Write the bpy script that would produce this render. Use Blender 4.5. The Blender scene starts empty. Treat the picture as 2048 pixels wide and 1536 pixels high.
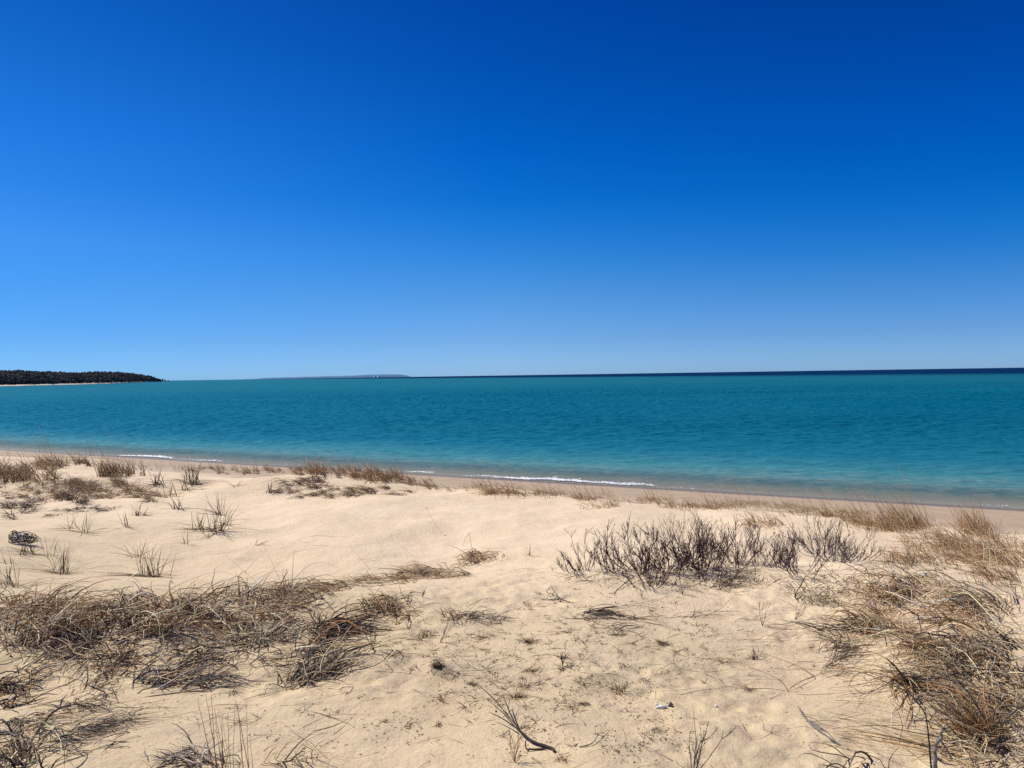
import bpy, math
import numpy as np
from mathutils import Matrix, Vector

R = np.random.RandomState(7)
scene = bpy.context.scene
COL = scene.collection
F = 1500.0           # focal length in pixels of the 2048 wide photograph
CAM_Z = 4.0

# ------------------------------------------------------------------ noise
def _hash(ix, iy, seed):
    n = (ix.astype(np.int64) * 374761393 + iy.astype(np.int64) * 668265263 + seed * 974711) & 0x7fffffff
    n = ((n ^ (n >> 13)) * 1274126177) & 0x7fffffff
    n = ((n ^ (n >> 15)) * 2246822519) & 0x7fffffff
    return (n & 0xffffff) / float(0xffffff)

def vnoise(x, y, seed=0):
    xi = np.floor(x); yi = np.floor(y)
    fx = x - xi; fy = y - yi
    ux = fx * fx * fx * (fx * (fx * 6 - 15) + 10); uy = fy * fy * fy * (fy * (fy * 6 - 15) + 10)
    a = _hash(xi, yi, seed); b = _hash(xi + 1, yi, seed)
    c = _hash(xi, yi + 1, seed); d = _hash(xi + 1, yi + 1, seed)
    return (a + (b - a) * ux) * (1 - uy) + (c + (d - c) * ux) * uy - 0.5

def fbm(x, y, octaves=4, seed=0):
    s = 0; amp = 1.0
    for o in range(octaves):
        s = s + amp * vnoise(x, y, seed + o * 17)
        x, y = x * 1.93 * 0.8 + y * 1.93 * 0.6 + 3.1, -x * 1.93 * 0.6 + y * 1.93 * 0.8 + 1.7
        amp *= 0.5
    return s

# ------------------------------------------------------------------ camera
PITCH = math.atan(17.5 / F)
ROLL = math.atan(0.01517)
cam_rot = Matrix.Rotation(math.radians(90) - PITCH, 3, 'X') @ Matrix.Rotation(-ROLL, 3, 'Z')
CR = np.array(cam_rot)

def rays(px, py):
    px = np.atleast_1d(np.asarray(px, float)); py = np.atleast_1d(np.asarray(py, float))
    d = np.stack([(px - 1024) / F, -(py - 768) / F, -np.ones_like(px)], 1)
    return d @ CR.T

# ------------------------------------------------------------------ terrain
def land_dist(x, y):                     # metres inland of the waterline
    return (28.67 - y - 0.53 * x) / 1.1318

def smooth(a, b, v):
    t = np.clip((v - a) / (b - a), 0, 1)
    return t * t * (3 - 2 * t)

def base_z(x, y):
    d = land_dist(x, y)
    wob = 1.1 * fbm(x / 7.0, y / 7.0, 2, 5)
    dd = d + wob * smooth(2, 8, d)
    z = np.where(d < 0, np.maximum(0.06 * d, -4.0), 0.0)
    z = z + 0.075 * np.clip(d, 0, 9)
    z = z + 1.02 * smooth(9.0, 12.6, dd)
    z = z + 0.055 * np.clip(dd - 12.5, 0, 14)
    z = z + 0.03 * smooth(0, 60, d - 26) * (d - 26)
    return z

BUMPS = []

def terrain(x, y):
    x = np.asarray(x, float); y = np.asarray(y, float)
    z = base_z(x, y)
    d = land_dist(x, y)
    for (bx, by, sx, sy, a) in BUMPS:
        z = z + a * np.exp(-((x - bx) / sx) ** 2 - ((y - by) / sy) ** 2)
    m = smooth(9, 13, d)
    z = z + m * (0.13 * fbm(x / 2.2, y / 1.8, 3, 21) + 0.028 * fbm(x / 0.45, y / 0.38, 3, 33))
    near = m * smooth(11.0, 6.0, np.hypot(x, y))
    patch = smooth(-0.1, 0.25, vnoise(x / 1.1, y / 0.9, 61))
    z = z + near * patch * 0.027 * fbm(x / 0.11, y / 0.10, 2, 51)
    z = z + smooth(3, 6, d) * 0.02 * fbm(x / 0.9, y / 0.9, 2, 77)
    return z

def march(px, py):
    d = rays(px, py)
    h = np.hypot(d[:, 0], d[:, 1]); d = d / h[:, None]
    n = len(d)
    ts = 0.9 * 1.012 ** np.arange(420)
    t = np.full(n, ts[-1]); done = np.zeros(n, bool)
    prev = ts[0]
    for k in ts[1:]:
        z = CAM_Z + d[:, 2] * k
        hit = (~done) & (z < terrain(d[:, 0] * k, d[:, 1] * k))
        t[hit] = k; done |= hit
        if done.all(): break
    lo = t / 1.012; hi = t.copy()
    for _ in range(12):
        m = (lo + hi) / 2
        below = CAM_Z + d[:, 2] * m < terrain(d[:, 0] * m, d[:, 1] * m)
        hi = np.where(below, m, hi); lo = np.where(below, lo, m)
    x = d[:, 0] * hi; y = d[:, 1] * hi
    return np.stack([x, y, terrain(x, y)], 1)

def at(px, py):
    return march([px], [py])[0]

def bump_at(px, py, sx, sy, a):
    p = at(px, py)
    return (p[0], p[1], sx, sy, a)

_b = [(230, 980, 2.2, 1.3, 0.26), (30, 965, 1.8, 1.5, 0.20), (130, 935, 1.6, 1.6, 0.22), (745, 968, 1.5, 0.9, 0.42), (620, 975, 1.6, 1.0, 0.26),
      (450, 1090, 2.6, 1.5, -0.24), (900, 1085, 1.6, 1.2, -0.20), (640, 1110, 1.8, 1.0, -0.10), (1150, 1040, 1.5, 0.8, 0.10),
      (120, 1250, 1.1, 0.55, 0.12), (450, 1215, 1.0, 0.45, 0.12), (760, 1205, 0.7, 0.4, 0.07), (960, 1125, 0.5, 0.35, 0.05),
      (1880, 1190, 1.3, 1.0, 0.16), (1960, 1330, 0.9, 0.6, 0.10), (1380, 1150, 1.3, 0.6, 0.08), (1600, 1100, 1.3, 0.8, 0.05),
      (1200, 1370, 0.35, 0.2, -0.025), (1000, 1330, 0.5, 0.3, -0.03), (1180, 1350, 0.12, 0.10, 0.03), (1000, 985, 0.8, 0.7, 0.10), (1320, 1005, 1.2, .8, 0.06),
      (1400, 1300, 0.7, 0.35, 0.035), (1600, 1340, 0.45, 0.3, -0.02), (700, 1400, 0.8, 0.5, 0.02), (880, 1335, 0.14, 0.1, 0.03)]
BUMPS = [bump_at(*b) for b in _b]

_march_fn = terrain
GX0, GX1, GY0, GY1, GS = -36.0, 20.0, 0.4, 46.0, 0.025
_gx = np.arange(GX0, GX1, GS); _gy = np.arange(GY0, GY1, GS)
_G = terrain(*np.meshgrid(_gx, _gy, indexing='xy')).astype(np.float32)
terrain_exact = terrain

def terrain(x, y):
    """height of the sand read back from a fine table"""
    x = np.asarray(x, float); y = np.asarray(y, float)
    fx = np.clip((x - GX0) / GS, 0, len(_gx) - 1.001); fy = np.clip((y - GY0) / GS, 0, len(_gy) - 1.001)
    i = fx.astype(int); j = fy.astype(int); fx = fx - i; fy = fy - j
    return (_G[j, i] * (1 - fx) + _G[j, i + 1] * fx) * (1 - fy) + (_G[j + 1, i] * (1 - fx) + _G[j + 1, i + 1] * fx) * fy

# ------------------------------------------------------------------ material helpers
def mat(name):
    m = bpy.data.materials.new(name); m.use_nodes = True
    nt = m.node_tree
    for n in list(nt.nodes): nt.nodes.remove(n)
    out = nt.nodes.new('ShaderNodeOutputMaterial')
    return m, nt, out

class NB:
    def __init__(s, nt): s.nt = nt
    def n(s, t, **kw):
        x = s.nt.nodes.new(t)
        for k, v in kw.items(): setattr(x, k, v)
        return x
    def link(s, a, b): s.nt.links.new(a, b)
    def val(s, sock, v):
        if hasattr(v, 'is_linked') or hasattr(v, 'links'): s.link(v, sock)
        else: sock.default_value = v
    def math(s, op, a, b=0.0, c=None, clamp=False):
        m = s.n('ShaderNodeMath', operation=op); m.use_clamp = clamp
        s.val(m.inputs[0], a); s.val(m.inputs[1], b)
        if c is not None: s.val(m.inputs[2], c)
        return m.outputs[0]
    def mix(s, f, a, b, blend='MIX'):
        m = s.n('ShaderNodeMix', data_type='RGBA', blend_type=blend)
        s.val(m.inputs[0], f); s.val(m.inputs[6], a); s.val(m.inputs[7], b)
        return m.outputs[2]
    def noise(s, vec, scale, detail=4, rough=0.5, dist=0.0):
        m = s.n('ShaderNodeTexNoise')
        if vec is not None: s.link(vec, m.inputs['Vector'])
        m.inputs['Scale'].default_value = scale; m.inputs['Detail'].default_value = detail
        m.inputs['Roughness'].default_value = rough; m.inputs['Distortion'].default_value = dist
        return m.outputs[0]
    def ramp(s, f, stops, interp='LINEAR'):
        m = s.n('ShaderNodeValToRGB'); m.color_ramp.interpolation = interp
        s.val(m.inputs[0], f)
        e = m.color_ramp.elements
        while len(e) > 1: e.remove(e[-1])
        e[0].position = stops[0][0]; e[0].color = (*stops[0][1], 1)
        for p, c in stops[1:]:
            x = e.new(p); x.color = (*c, 1)
        return m.outputs[0]
    def rangemap(s, v, a, b, c=0.0, d=1.0):
        m = s.n('ShaderNodeMapRange'); s.val(m.inputs[0], v)
        m.inputs[1].default_value = a; m.inputs[2].default_value = b
        m.inputs[3].default_value = c; m.inputs[4].default_value = d
        return m.outputs[0]

def lin(r, g, b):
    f = lambda c: (c / 255 / 12.92) if c / 255 <= 0.04045 else ((c / 255 + 0.055) / 1.055) ** 2.4
    return (f(r), f(g), f(b))

# sand
def make_sand():
    m, nt, out = mat('dune_sand'); b = NB(nt)
    geo = b.n('ShaderNodeNewGeometry'); pos = geo.outputs['Position']
    sep = b.n('ShaderNodeSeparateXYZ'); b.link(pos, sep.inputs[0])
    d = b.math('MULTIPLY', b.math('SUBTRACT', b.math('SUBTRACT', 28.67, sep.outputs[1]), b.math('MULTIPLY', sep.outputs[0], 0.53)), 1 / 1.1318)
    wn = b.noise(pos, 0.35, 3)
    dn = b.math('ADD', d, b.math('MULTIPLY', b.math('SUBTRACT', wn, 0.5), 2.2))
    n1 = b.noise(pos, 0.9, 5, 0.55); n2 = b.noise(pos, 7.0, 5, 0.6); n3 = b.noise(pos, 160.0, 3, 0.7)
    dry = b.ramp(n1, [(0.3, (0.72, 0.545, 0.345)), (0.55, (0.78, 0.605, 0.395)), (0.75, (0.81, 0.63, 0.42))])
    dusty = b.math('MULTIPLY', b.rangemap(b.math('ADD', d, b.math('MULTIPLY', b.math('SUBTRACT', n1, 0.5), 5.0)), 17.8, 20.8), 1.0)
    dry = b.mix(dusty, dry, b.ramp(n1, [(0.3, (0.585, 0.44, 0.252)), (0.55, (0.65, 0.498, 0.290)), (0.75, (0.69, 0.533, 0.322))]))
    dry = b.mix(b.rangemap(n2, 0.35, 0.7, 0, 0.30), dry, b.mix(dusty, (0.68, 0.50, 0.29, 1), (0.53, 0.39, 0.235, 1)))
    grain = b.ramp(n3, [(0.25, (0.72, 0.70, 0.68)), (0.5, (1, 1, 1)), (0.78, (1.14, 1.14, 1.15))])
    dry = b.mix(0.75, dry, grain, 'MULTIPLY')
    # grey brown organic dust between the plants
    n4 = b.noise(pos, 2.3, 6, 0.65)
    dry = b.mix(b.math('MULTIPLY', b.rangemap(n4, 0.50, 0.74, 0, 0.45), dusty), dry, (0.38, 0.29, 0.20, 1))
    mp0 = b.n('ShaderNodeMapping'); b.link(pos, mp0.inputs[0]); mp0.inputs['Rotation'].default_value = (0, 0, 0.487); mp0.inputs['Scale'].default_value = (0.12, 0.45, 1)
    beach = b.ramp(b.noise(pos, 1.6, 4), [(0.3, (0.40, 0.285, 0.175)), (0.7, (0.47, 0.345, 0.215))])
    wet = b.mix(b.rangemap(d, 0.15, -0.3), (0.17, 0.13, 0.095, 1), (0.50, 0.40, 0.28, 1))
    pale = b.rangemap(b.noise(mp0.outputs[0], 1.0, 3), 0.50, 0.60, 0.0, 0.85)
    beach = b.mix(b.math('MULTIPLY', pale, b.rangemap(d, 3.4, 4.4)), beach, (0.60, 0.46, 0.31, 1))
    c = b.mix(b.rangemap(dn, 7.4, 8.8), beach, dry)
    c = b.mix(b.rangemap(d, 0.35, 0.75), wet, c)
    bs = b.n('ShaderNodeBsdfPrincipled')
    b.link(c, bs.inputs['Base Color'])
    b.link(b.rangemap(d, 0.4, 1.3, 0.55, 0.95), bs.inputs['Roughness'])
    bs.inputs['Specular IOR Level'].default_value = 0.7
    # wind ripples + grain relief
    mp = b.n('ShaderNodeMapping'); b.link(pos, mp.inputs[0]); mp.inputs['Rotation'].default_value = (0, 0, 0.45)
    wv = b.n('ShaderNodeTexWave', wave_type='BANDS', bands_direction='Y'); b.link(mp.outputs[0], wv.inputs[0])
    wv.inputs['Scale'].default_value = 2.6; wv.inputs['Distortion'].default_value = 5.5; wv.inputs['Detail'].default_value = 3; wv.inputs['Detail Scale'].default_value = 1.2
    rp = b.math('MULTIPLY', wv.outputs[1], b.rangemap(b.noise(pos, 0.55, 2), 0.42, 0.65, 0.0, 0.35))
    h = b.math('ADD', b.math('MULTIPLY', rp, 0.016), b.math('ADD', b.math('MULTIPLY', n2, 0.022), b.math('MULTIPLY', n3, 0.0022)))
    h = b.math('ADD', h, b.math('MULTIPLY', b.noise(pos, 28.0, 4, 0.6), 0.007))
    bp = b.n('ShaderNodeBump'); bp.inputs['Strength'].default_value = 0.75; bp.inputs['Distance'].default_value = 1.0
    b.link(h, bp.inputs['Height']); b.link(bp.outputs[0], bs.inputs['Normal'])
    b.link(bs.outputs[0], out.inputs[0])
    return m

def make_water():
    m, nt, out = mat('lake_water'); b = NB(nt)
    geo = b.n('ShaderNodeNewGeometry'); pos = geo.outputs['Position']
    sep = b.n('ShaderNodeSeparateXYZ'); b.link(pos, sep.inputs[0])
    X, Y = sep.outputs[0], sep.outputs[1]
    o = b.math('MULTIPLY', b.math('SUBTRACT', b.math('ADD', Y, b.math('MULTIPLY', X, 0.53)), 28.67), 1 / 1.1318)
    wob = b.math('MULTIPLY', b.math('SUBTRACT', b.noise(pos, 0.16, 4), 0.5), 1.5)
    o2 = b.math('MULTIPLY', o, b.math('ADD', 1.0, b.math('MULTIPLY', b.math('SUBTRACT', b.noise(pos, 0.05, 4), 0.5), 0.7)))
    t = b.math('MULTIPLY', b.math('LOGARITHM', b.math('MAXIMUM', b.math('ADD', o2, 1.0), 1.0), 10.0), 0.25)
    # t = log10(o+1)/4
    def T(v): return math.log10(v + 1) / 4
    body = b.ramp(t, WATER_STOPS(T))
    # long shoals that show as paler and darker streaks
    mp = b.n('ShaderNodeMapping'); b.link(pos, mp.inputs[0]); mp.inputs['Rotation'].default_value = (0, 0, 0.487)
    mp.inputs['Scale'].default_value = (0.0035, 0.03, 1)
    st = b.noise(mp.outputs[0], 1.0, 5, 0.6)
    body = b.mix(b.rangemap(st, 0.45, 0.75, 0.0, 0.5), body, (0.0, 0.13, 0.17, 1))
    body = b.mix(b.rangemap(st, 0.5, 0.28, 0.0, 0.35), body, (0.0, 0.055, 0.095, 1))
    # deep navy water beyond the drop-off
    q = b.math('MULTIPLY', b.math('ADD', b.math('MULTIPLY', Y, 3.95), b.math('MULTIPLY', X, 10.3)), 1 / 6000.0)
    deep = b.rangemap(q, 0.62, 1.05)
    body = b.mix(deep, body, (*DEEP, 1))
    # wave relief
    mp2 = b.n('ShaderNodeMapping'); b.link(pos, mp2.inputs[0]); mp2.inputs['Rotation'].default_value = (0, 0, 0.30)
    mp2.inputs['Scale'].default_value = (0.8, 1.0, 1)
    w1 = b.noise(mp2.outputs[0], 2.4, 4, 0.6, 0.5); w2 = b.noise(mp2.outputs[0], 0.7, 4, 0.6, 0.4); w3 = b.noise(mp2.outputs[0], 5.0, 2, 0.5)
    h = b.math('ADD', b.math('ADD', b.math('MULTIPLY', w1, 0.07), b.math('MULTIPLY', w2, 0.12)), b.math('MULTIPLY', w3, 0.025))
    bp = b.n('ShaderNodeBump'); bp.inputs['Strength'].default_value = 1.0; bp.inputs['Distance'].default_value = 1.0
    b.link(h, bp.inputs['Height'])
    # light and dark of the waves painted into the body colour from the bump noise
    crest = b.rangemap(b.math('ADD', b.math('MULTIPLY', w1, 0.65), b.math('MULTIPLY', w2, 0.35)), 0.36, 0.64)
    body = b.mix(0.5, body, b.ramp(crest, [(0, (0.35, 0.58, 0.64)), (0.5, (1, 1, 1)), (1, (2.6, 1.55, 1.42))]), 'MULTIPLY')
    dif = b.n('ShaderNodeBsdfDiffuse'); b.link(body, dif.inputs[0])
    gl = b.n('ShaderNodeBsdfGlossy'); gl.inputs['Roughness'].default_value = 0.16; gl.inputs[0].default_value = (0.42, 0.86, 0.74, 1)
    b.link(bp.outputs[0], gl.inputs['Normal'])
    fr = b.n('ShaderNodeFresnel'); fr.inputs[0].default_value = 1.33; b.link(bp.outputs[0], fr.inputs['Normal'])
    fac = b.math('MULTIPLY', b.math('POWER', fr.outputs[0], 1.5), WATER_GLOSS, clamp=True)
    fac = b.math('MULTIPLY', fac, b.rangemap(deep, 0, 1, 1.0, 0.22))
    mx = b.n('ShaderNodeMixShader'); b.link(fac, mx.inputs[0]); b.link(dif.outputs[0], mx.inputs[1]); b.link(gl.outputs[0], mx.inputs[2])
    tr = b.n('ShaderNodeBsdfTransparent'); tr.inputs[0].default_value = (0.86, 0.92, 0.92, 1)
    mx2 = b.n('ShaderNodeMixShader')
    b.link(b.rangemap(b.math('ADD', o, wob), 0.2, 5.0, 0.25, 1.0), mx2.inputs[0])
    b.link(tr.outputs[0], mx2.inputs[1]); b.link(mx.outputs[0], mx2.inputs[2])
    b.link(mx2.outputs[0], out.inputs[0])
    return m

WATER_GLOSS = 0.36
DEEP = (0.0005, 0.012, 0.065)
def WATER_STOPS(T):
    return [(T(0), (0.31, 0.26, 0.185)), (T(1.6), (0.27, 0.30, 0.215)), (T(3.5), (0.18, 0.30, 0.235)), (T(7), (0.065, 0.25, 0.225)), (T(12), (0.014, 0.160, 0.20)),
            (T(18), (0.006, 0.135, 0.160)), (T(50), (0.001, 0.106, 0.132)), (T(120), (0.0, 0.096, 0.112)), (T(250), (0.0, 0.092, 0.102)), (T(600), (0.0, 0.088, 0.095)), (T(9000), (0.0, 0.088, 0.095))]

def make_plant(name, rough=0.75, spec=0.2, gain=1.0, trans=0.0):
    m, nt, out = mat(name); b = NB(nt)
    at_ = b.n('ShaderNodeAttribute'); at_.attribute_name = 'tint'
    geo = b.n('ShaderNodeNewGeometry')
    n = b.noise(geo.outputs['Position'], 45.0, 3, 0.6)
    c = b.mix(1.0, at_.outputs[0], b.ramp(n, [(0.3, (0.70 * gain,) * 3), (0.7, (1.25 * gain,) * 3)]), 'MULTIPLY')
    bs = b.n('ShaderNodeBsdfPrincipled'); b.link(c, bs.inputs['Base Color'])
    bs.inputs['Roughness'].default_value = rough; bs.inputs['Specular IOR Level'].default_value = spec
    b.link(bs.outputs[0], out.inputs[0])
    return m

SAND = make_sand(); WATER = make_water()
GRASS = make_plant('dry_grass', 0.6, 0.35); BARK = make_plant('twig_bark', 0.8, 0.15); LEAFM = make_plant('distant_foliage', 0.9, 0.05)

def simple(name, c1, c2, scale, rough=0.8):
    m, nt, out = mat(name); b = NB(nt)
    geo = b.n('ShaderNodeNewGeometry')
    n = b.noise(geo.outputs['Position'], scale, 5, 0.6)
    bs = b.n('ShaderNodeBsdfPrincipled'); b.link(b.ramp(n, [(0.35, c1), (0.65, c2)]), bs.inputs['Base Color'])
    bs.inputs['Roughness'].default_value = rough
    bp = b.n('ShaderNodeBump'); bp.inputs['Strength'].default_value = 0.5; bp.inputs['Distance'].default_value = 0.01
    b.link(n, bp.inputs['Height']); b.link(bp.outputs[0], bs.inputs['Normal'])
    b.link(bs.outputs[0], out.inputs[0])
    return m

# ------------------------------------------------------------------ mesh helpers
def mesh_obj(name, V, FQ, material, parent=None, origin=None, tint=None, smooth_=True, tris=False):
    V = np.asarray(V, np.float32)
    if origin is not None: V = V - np.asarray(origin, np.float32)
    me = bpy.data.meshes.new(name)
    k = FQ.shape[1]
    me.vertices.add(len(V)); me.vertices.foreach_set('co', V.ravel())
    me.loops.add(FQ.size); me.loops.foreach_set('vertex_index', FQ.ravel().astype(np.int32))
    me.polygons.add(len(FQ)); me.polygons.foreach_set('loop_start', np.arange(0, FQ.size, k, dtype=np.int32))
    me.polygons.foreach_set('loop_total', np.full(len(FQ), k, np.int32))
    me.polygons.foreach_set('use_smooth', np.full(len(FQ), smooth_, bool))
    me.update(calc_edges=True)
    if tint is not None:
        a = me.color_attributes.new('tint', 'FLOAT_COLOR', 'POINT')
        c = np.ones((len(V), 4), np.float32); c[:, :3] = tint
        a.data.foreach_set('color', c.ravel())
    me.materials.append(material)
    ob = bpy.data.objects.new(name, me); COL.objects.link(ob)
    if parent is not None: ob.parent = parent
    elif origin is not None: ob.location = tuple(float(v) for v in origin)
    return ob

def props(o, label=None, cat=None, group=None, kind=None):
    if label: o['label'] = label
    if cat: o['category'] = cat
    if group: o['group'] = group
    if kind: o['kind'] = kind
    return o

def empty(name, p):
    o = bpy.data.objects.new(name, None); COL.objects.link(o); o.location = tuple(float(v) for v in p)
    o.empty_display_size = 0.05
    return o

def tubes(P, rad, col, sides=3, flat=1.0, twist=None):
    """P (N,K,3) centre lines, rad (N,K), col (N,3) or (N,K,3) -> verts, quads, tint"""
    N, K, _ = P.shape
    T = np.empty_like(P)
    T[:, 1:-1] = P[:, 2:] - P[:, :-2]; T[:, 0] = P[:, 1] - P[:, 0]; T[:, -1] = P[:, -1] - P[:, -2]
    T /= np.maximum(np.linalg.norm(T, axis=2, keepdims=True), 1e-9)
    ref = np.array([0.31, 0.17, 0.93]); ref = np.broadcast_to(ref, T.shape)
    U = np.cross(T, ref); U /= np.maximum(np.linalg.norm(U, axis=2, keepdims=True), 1e-6)
    W = np.cross(T, U)
    ang = np.arange(sides) * 2 * math.pi / sides
    if twist is not None:
        ct = np.cos(twist)[:, :, None]; st_ = np.sin(twist)[:, :, None]
        U, W = ct * U + st_ * W, (-st_ * U + ct * W) * flat
        U = U * 1.30
    V = P[:, :, None, :] + rad[:, :, None, None] * (np.cos(ang)[None, None, :, None] * U[:, :, None, :] + np.sin(ang)[None, None, :, None] * W[:, :, None, :])
    idx = np.arange(N * K * sides).reshape(N, K, sides)
    a = idx[:, :-1, :]; b_ = np.roll(idx, -1, 2)[:, :-1, :]; c = np.roll(idx, -1, 2)[:, 1:, :]; d = idx[:, 1:, :]
    Q = np.stack([a, b_, c, d], -1).reshape(-1, 4)
    if col.ndim == 2: col = np.repeat(col[:, None, :], K, 1)
    C = np.repeat(col[:, :, None, :], sides, 2).reshape(-1, 3)
    return V.reshape(-1, 3), Q, C

def join(parts):
    V, Q, C = [], [], []; off = 0
    for v, q, c in parts:
        V.append(v); Q.append(q + off); C.append(c); off += len(v)
    return np.concatenate(V), np.concatenate(Q), np.concatenate(C)

def put(name, geo, material, parent=None, origin=None):
    V, Q, C = geo
    if parent is not None:
        return mesh_obj(name, V, Q, material, parent=parent, origin=np.array(parent.location), tint=C)
    return mesh_obj(name, V, Q, material, origin=origin, tint=C)

# palettes (albedo)
STRAW = (0.66, 0.50, 0.29); TAN = (0.46, 0.30, 0.145); BROWN = (0.27, 0.14, 0.052); RUST = (0.30, 0.125, 0.038)
GREY = (0.36, 0.30, 0.22); DARK = (0.062, 0.046, 0.034); BLACKISH = (0.028, 0.024, 0.024); OLIVE = (0.15, 0.14, 0.06); PALE = (0.74, 0.62, 0.45)

def pick(n, pal, w, rs, jit=0.25):
    i = rs.choice(len(pal), n, p=np.array(w) / np.sum(w))
    c = np.array(pal)[i] * (1 + jit * (rs.rand(n, 1) * 2 - 1)) * (1 + 0.08 * (rs.rand(n, 3) * 2 - 1))
    return np.clip(c, 0.01, 0.85)

def blades(P0, L, az, pitch, droop, curl, r, col, rs, K=8, lay=0.03, wander=0.25, tip=0.15, ground=True):
    """grass blades growing from P0, bending under their weight and settling on the sand"""
    N = len(P0)
    bc = lambda v: np.broadcast_to(np.asarray(v, float), (N,)).copy()
    L, az, pitch, droop, curl, r = map(bc, (L, az, pitch, droop, curl, r))
    P = np.zeros((N, K, 3)); P[:, 0] = P0; step = L / (K - 1)
    floor = rs.rand(N) ** 2 * lay + r
    p = P0.copy(); pt = pitch; a = az
    for k in range(1, K):
        p = p + step[:, None] * np.stack([np.cos(pt) * np.cos(a), np.cos(pt) * np.sin(a), np.sin(pt)], 1)
        if ground:
            g = terrain(p[:, 0], p[:, 1]) + floor
            low = p[:, 2] < g
            p[:, 2] = np.where(low, g, p[:, 2]); pt = np.where(low, np.maximum(pt, -0.15), pt)
        P[:, k] = p
        pt = pt - droop * (k / K) * 1.6 + rs.randn(N) * wander * 0.3
        a = a + curl + rs.randn(N) * wander
    s = np.linspace(0, 1, K)[None]
    rad = r[:, None] * (1 - (1 - tip) * s ** 1.6)
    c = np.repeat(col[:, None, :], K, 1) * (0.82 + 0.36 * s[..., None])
    tw = rs.rand(N, 1) * 6.28 + np.linspace(0, 1, K)[None] * rs.randn(N, 1) * 1.6
    return tubes(P, rad, c, 4, 0.38, tw)

# ------------------------------------------------------------------ ground sheet
def ground():
    rr = 0.35 * 1.0052 ** np.arange(1130)        # to about 120 m
    fa = np.radians(np.arange(-42, 42, 0.125)); ra = np.radians(np.arange(42, 318, 4.0))
    aa = np.concatenate([fa, ra]) ; aa = math.pi / 2 - aa
    rg, ag = np.meshgrid(rr, aa, indexing='ij')
    x = rg * np.cos(ag); y = rg * np.sin(ag); z = terrain_exact(x, y)
    V = np.stack([x, y, z], -1).reshape(-1, 3)
    n, m = rg.shape
    i = np.arange(n * m).reshape(n, m); j = np.roll(i, -1, 1)
    Q = np.stack([i[:-1], i[1:], j[1:], j[:-1]], -1).reshape(-1, 4)
    c = len(V); V = np.vstack([V, [[0, 0, float(terrain(0.0, 0.0))]]])
    cap = np.stack([i[0], j[0], np.full(m, c), np.full(m, c)], -1)
    me = mesh_obj('sand', V, Q[:, ::-1], SAND)
    props(me, 'pale dry dune sand sloping down to the darker damp beach', kind='structure')
ground()

def water():
    rr = np.concatenate([12.0 * 1.0045 ** np.arange(790), np.geomspace(425, 45000, 60)])
    fa = np.radians(np.arange(-42, 42, 0.11)); ra = np.radians(np.arange(42, 318, 6.0))
    aa = math.pi / 2 - np.concatenate([fa, ra])
    rg, ag = np.meshgrid(rr, aa, indexing='ij')
    x = rg * np.cos(ag); y = rg * np.sin(ag)
    o = -land_dist(x, y)
    fade = smooth(0, 9, o) * smooth(420, 120, rg)
    u = x * 0.955 + y * 0.296; v = -x * 0.296 + y * 0.955
    z = fade * (0.6 + 0.8 * smooth(20, 120, rg)) * (0.12 * fbm(u / 0.95, v / 0.60, 3, 90) + 0.025 * fbm(u / 4.5, v / 2.2, 2, 95)) * (1 + 0.7 * fbm(x / 26.0, y / 18.0, 2, 97))
    z += smooth(12, 0.5, o) * smooth(0.0, 1.0, o) * 0.03 * np.sin((o + 0.8 * fbm(x / 3, y / 3, 2, 99)) * 2.1)
    V = np.stack([x, y, z], -1).reshape(-1, 3)
    n, m = rg.shape
    i = np.arange(n * m).reshape(n, m); j = np.roll(i, -1, 1)
    Q = np.stack([i[:-1], j[:-1], j[1:], i[1:]], -1).reshape(-1, 4)
    # drop the part that lies under the dunes
    d = land_dist(x, y).reshape(-1)
    keep = (d[Q] < 2.5).any(1)
    Q = Q[keep][:, ::-1]
    props(mesh_obj('water', V, Q, WATER), 'clear turquoise lake turning navy at the horizon', kind='structure')
water()

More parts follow.
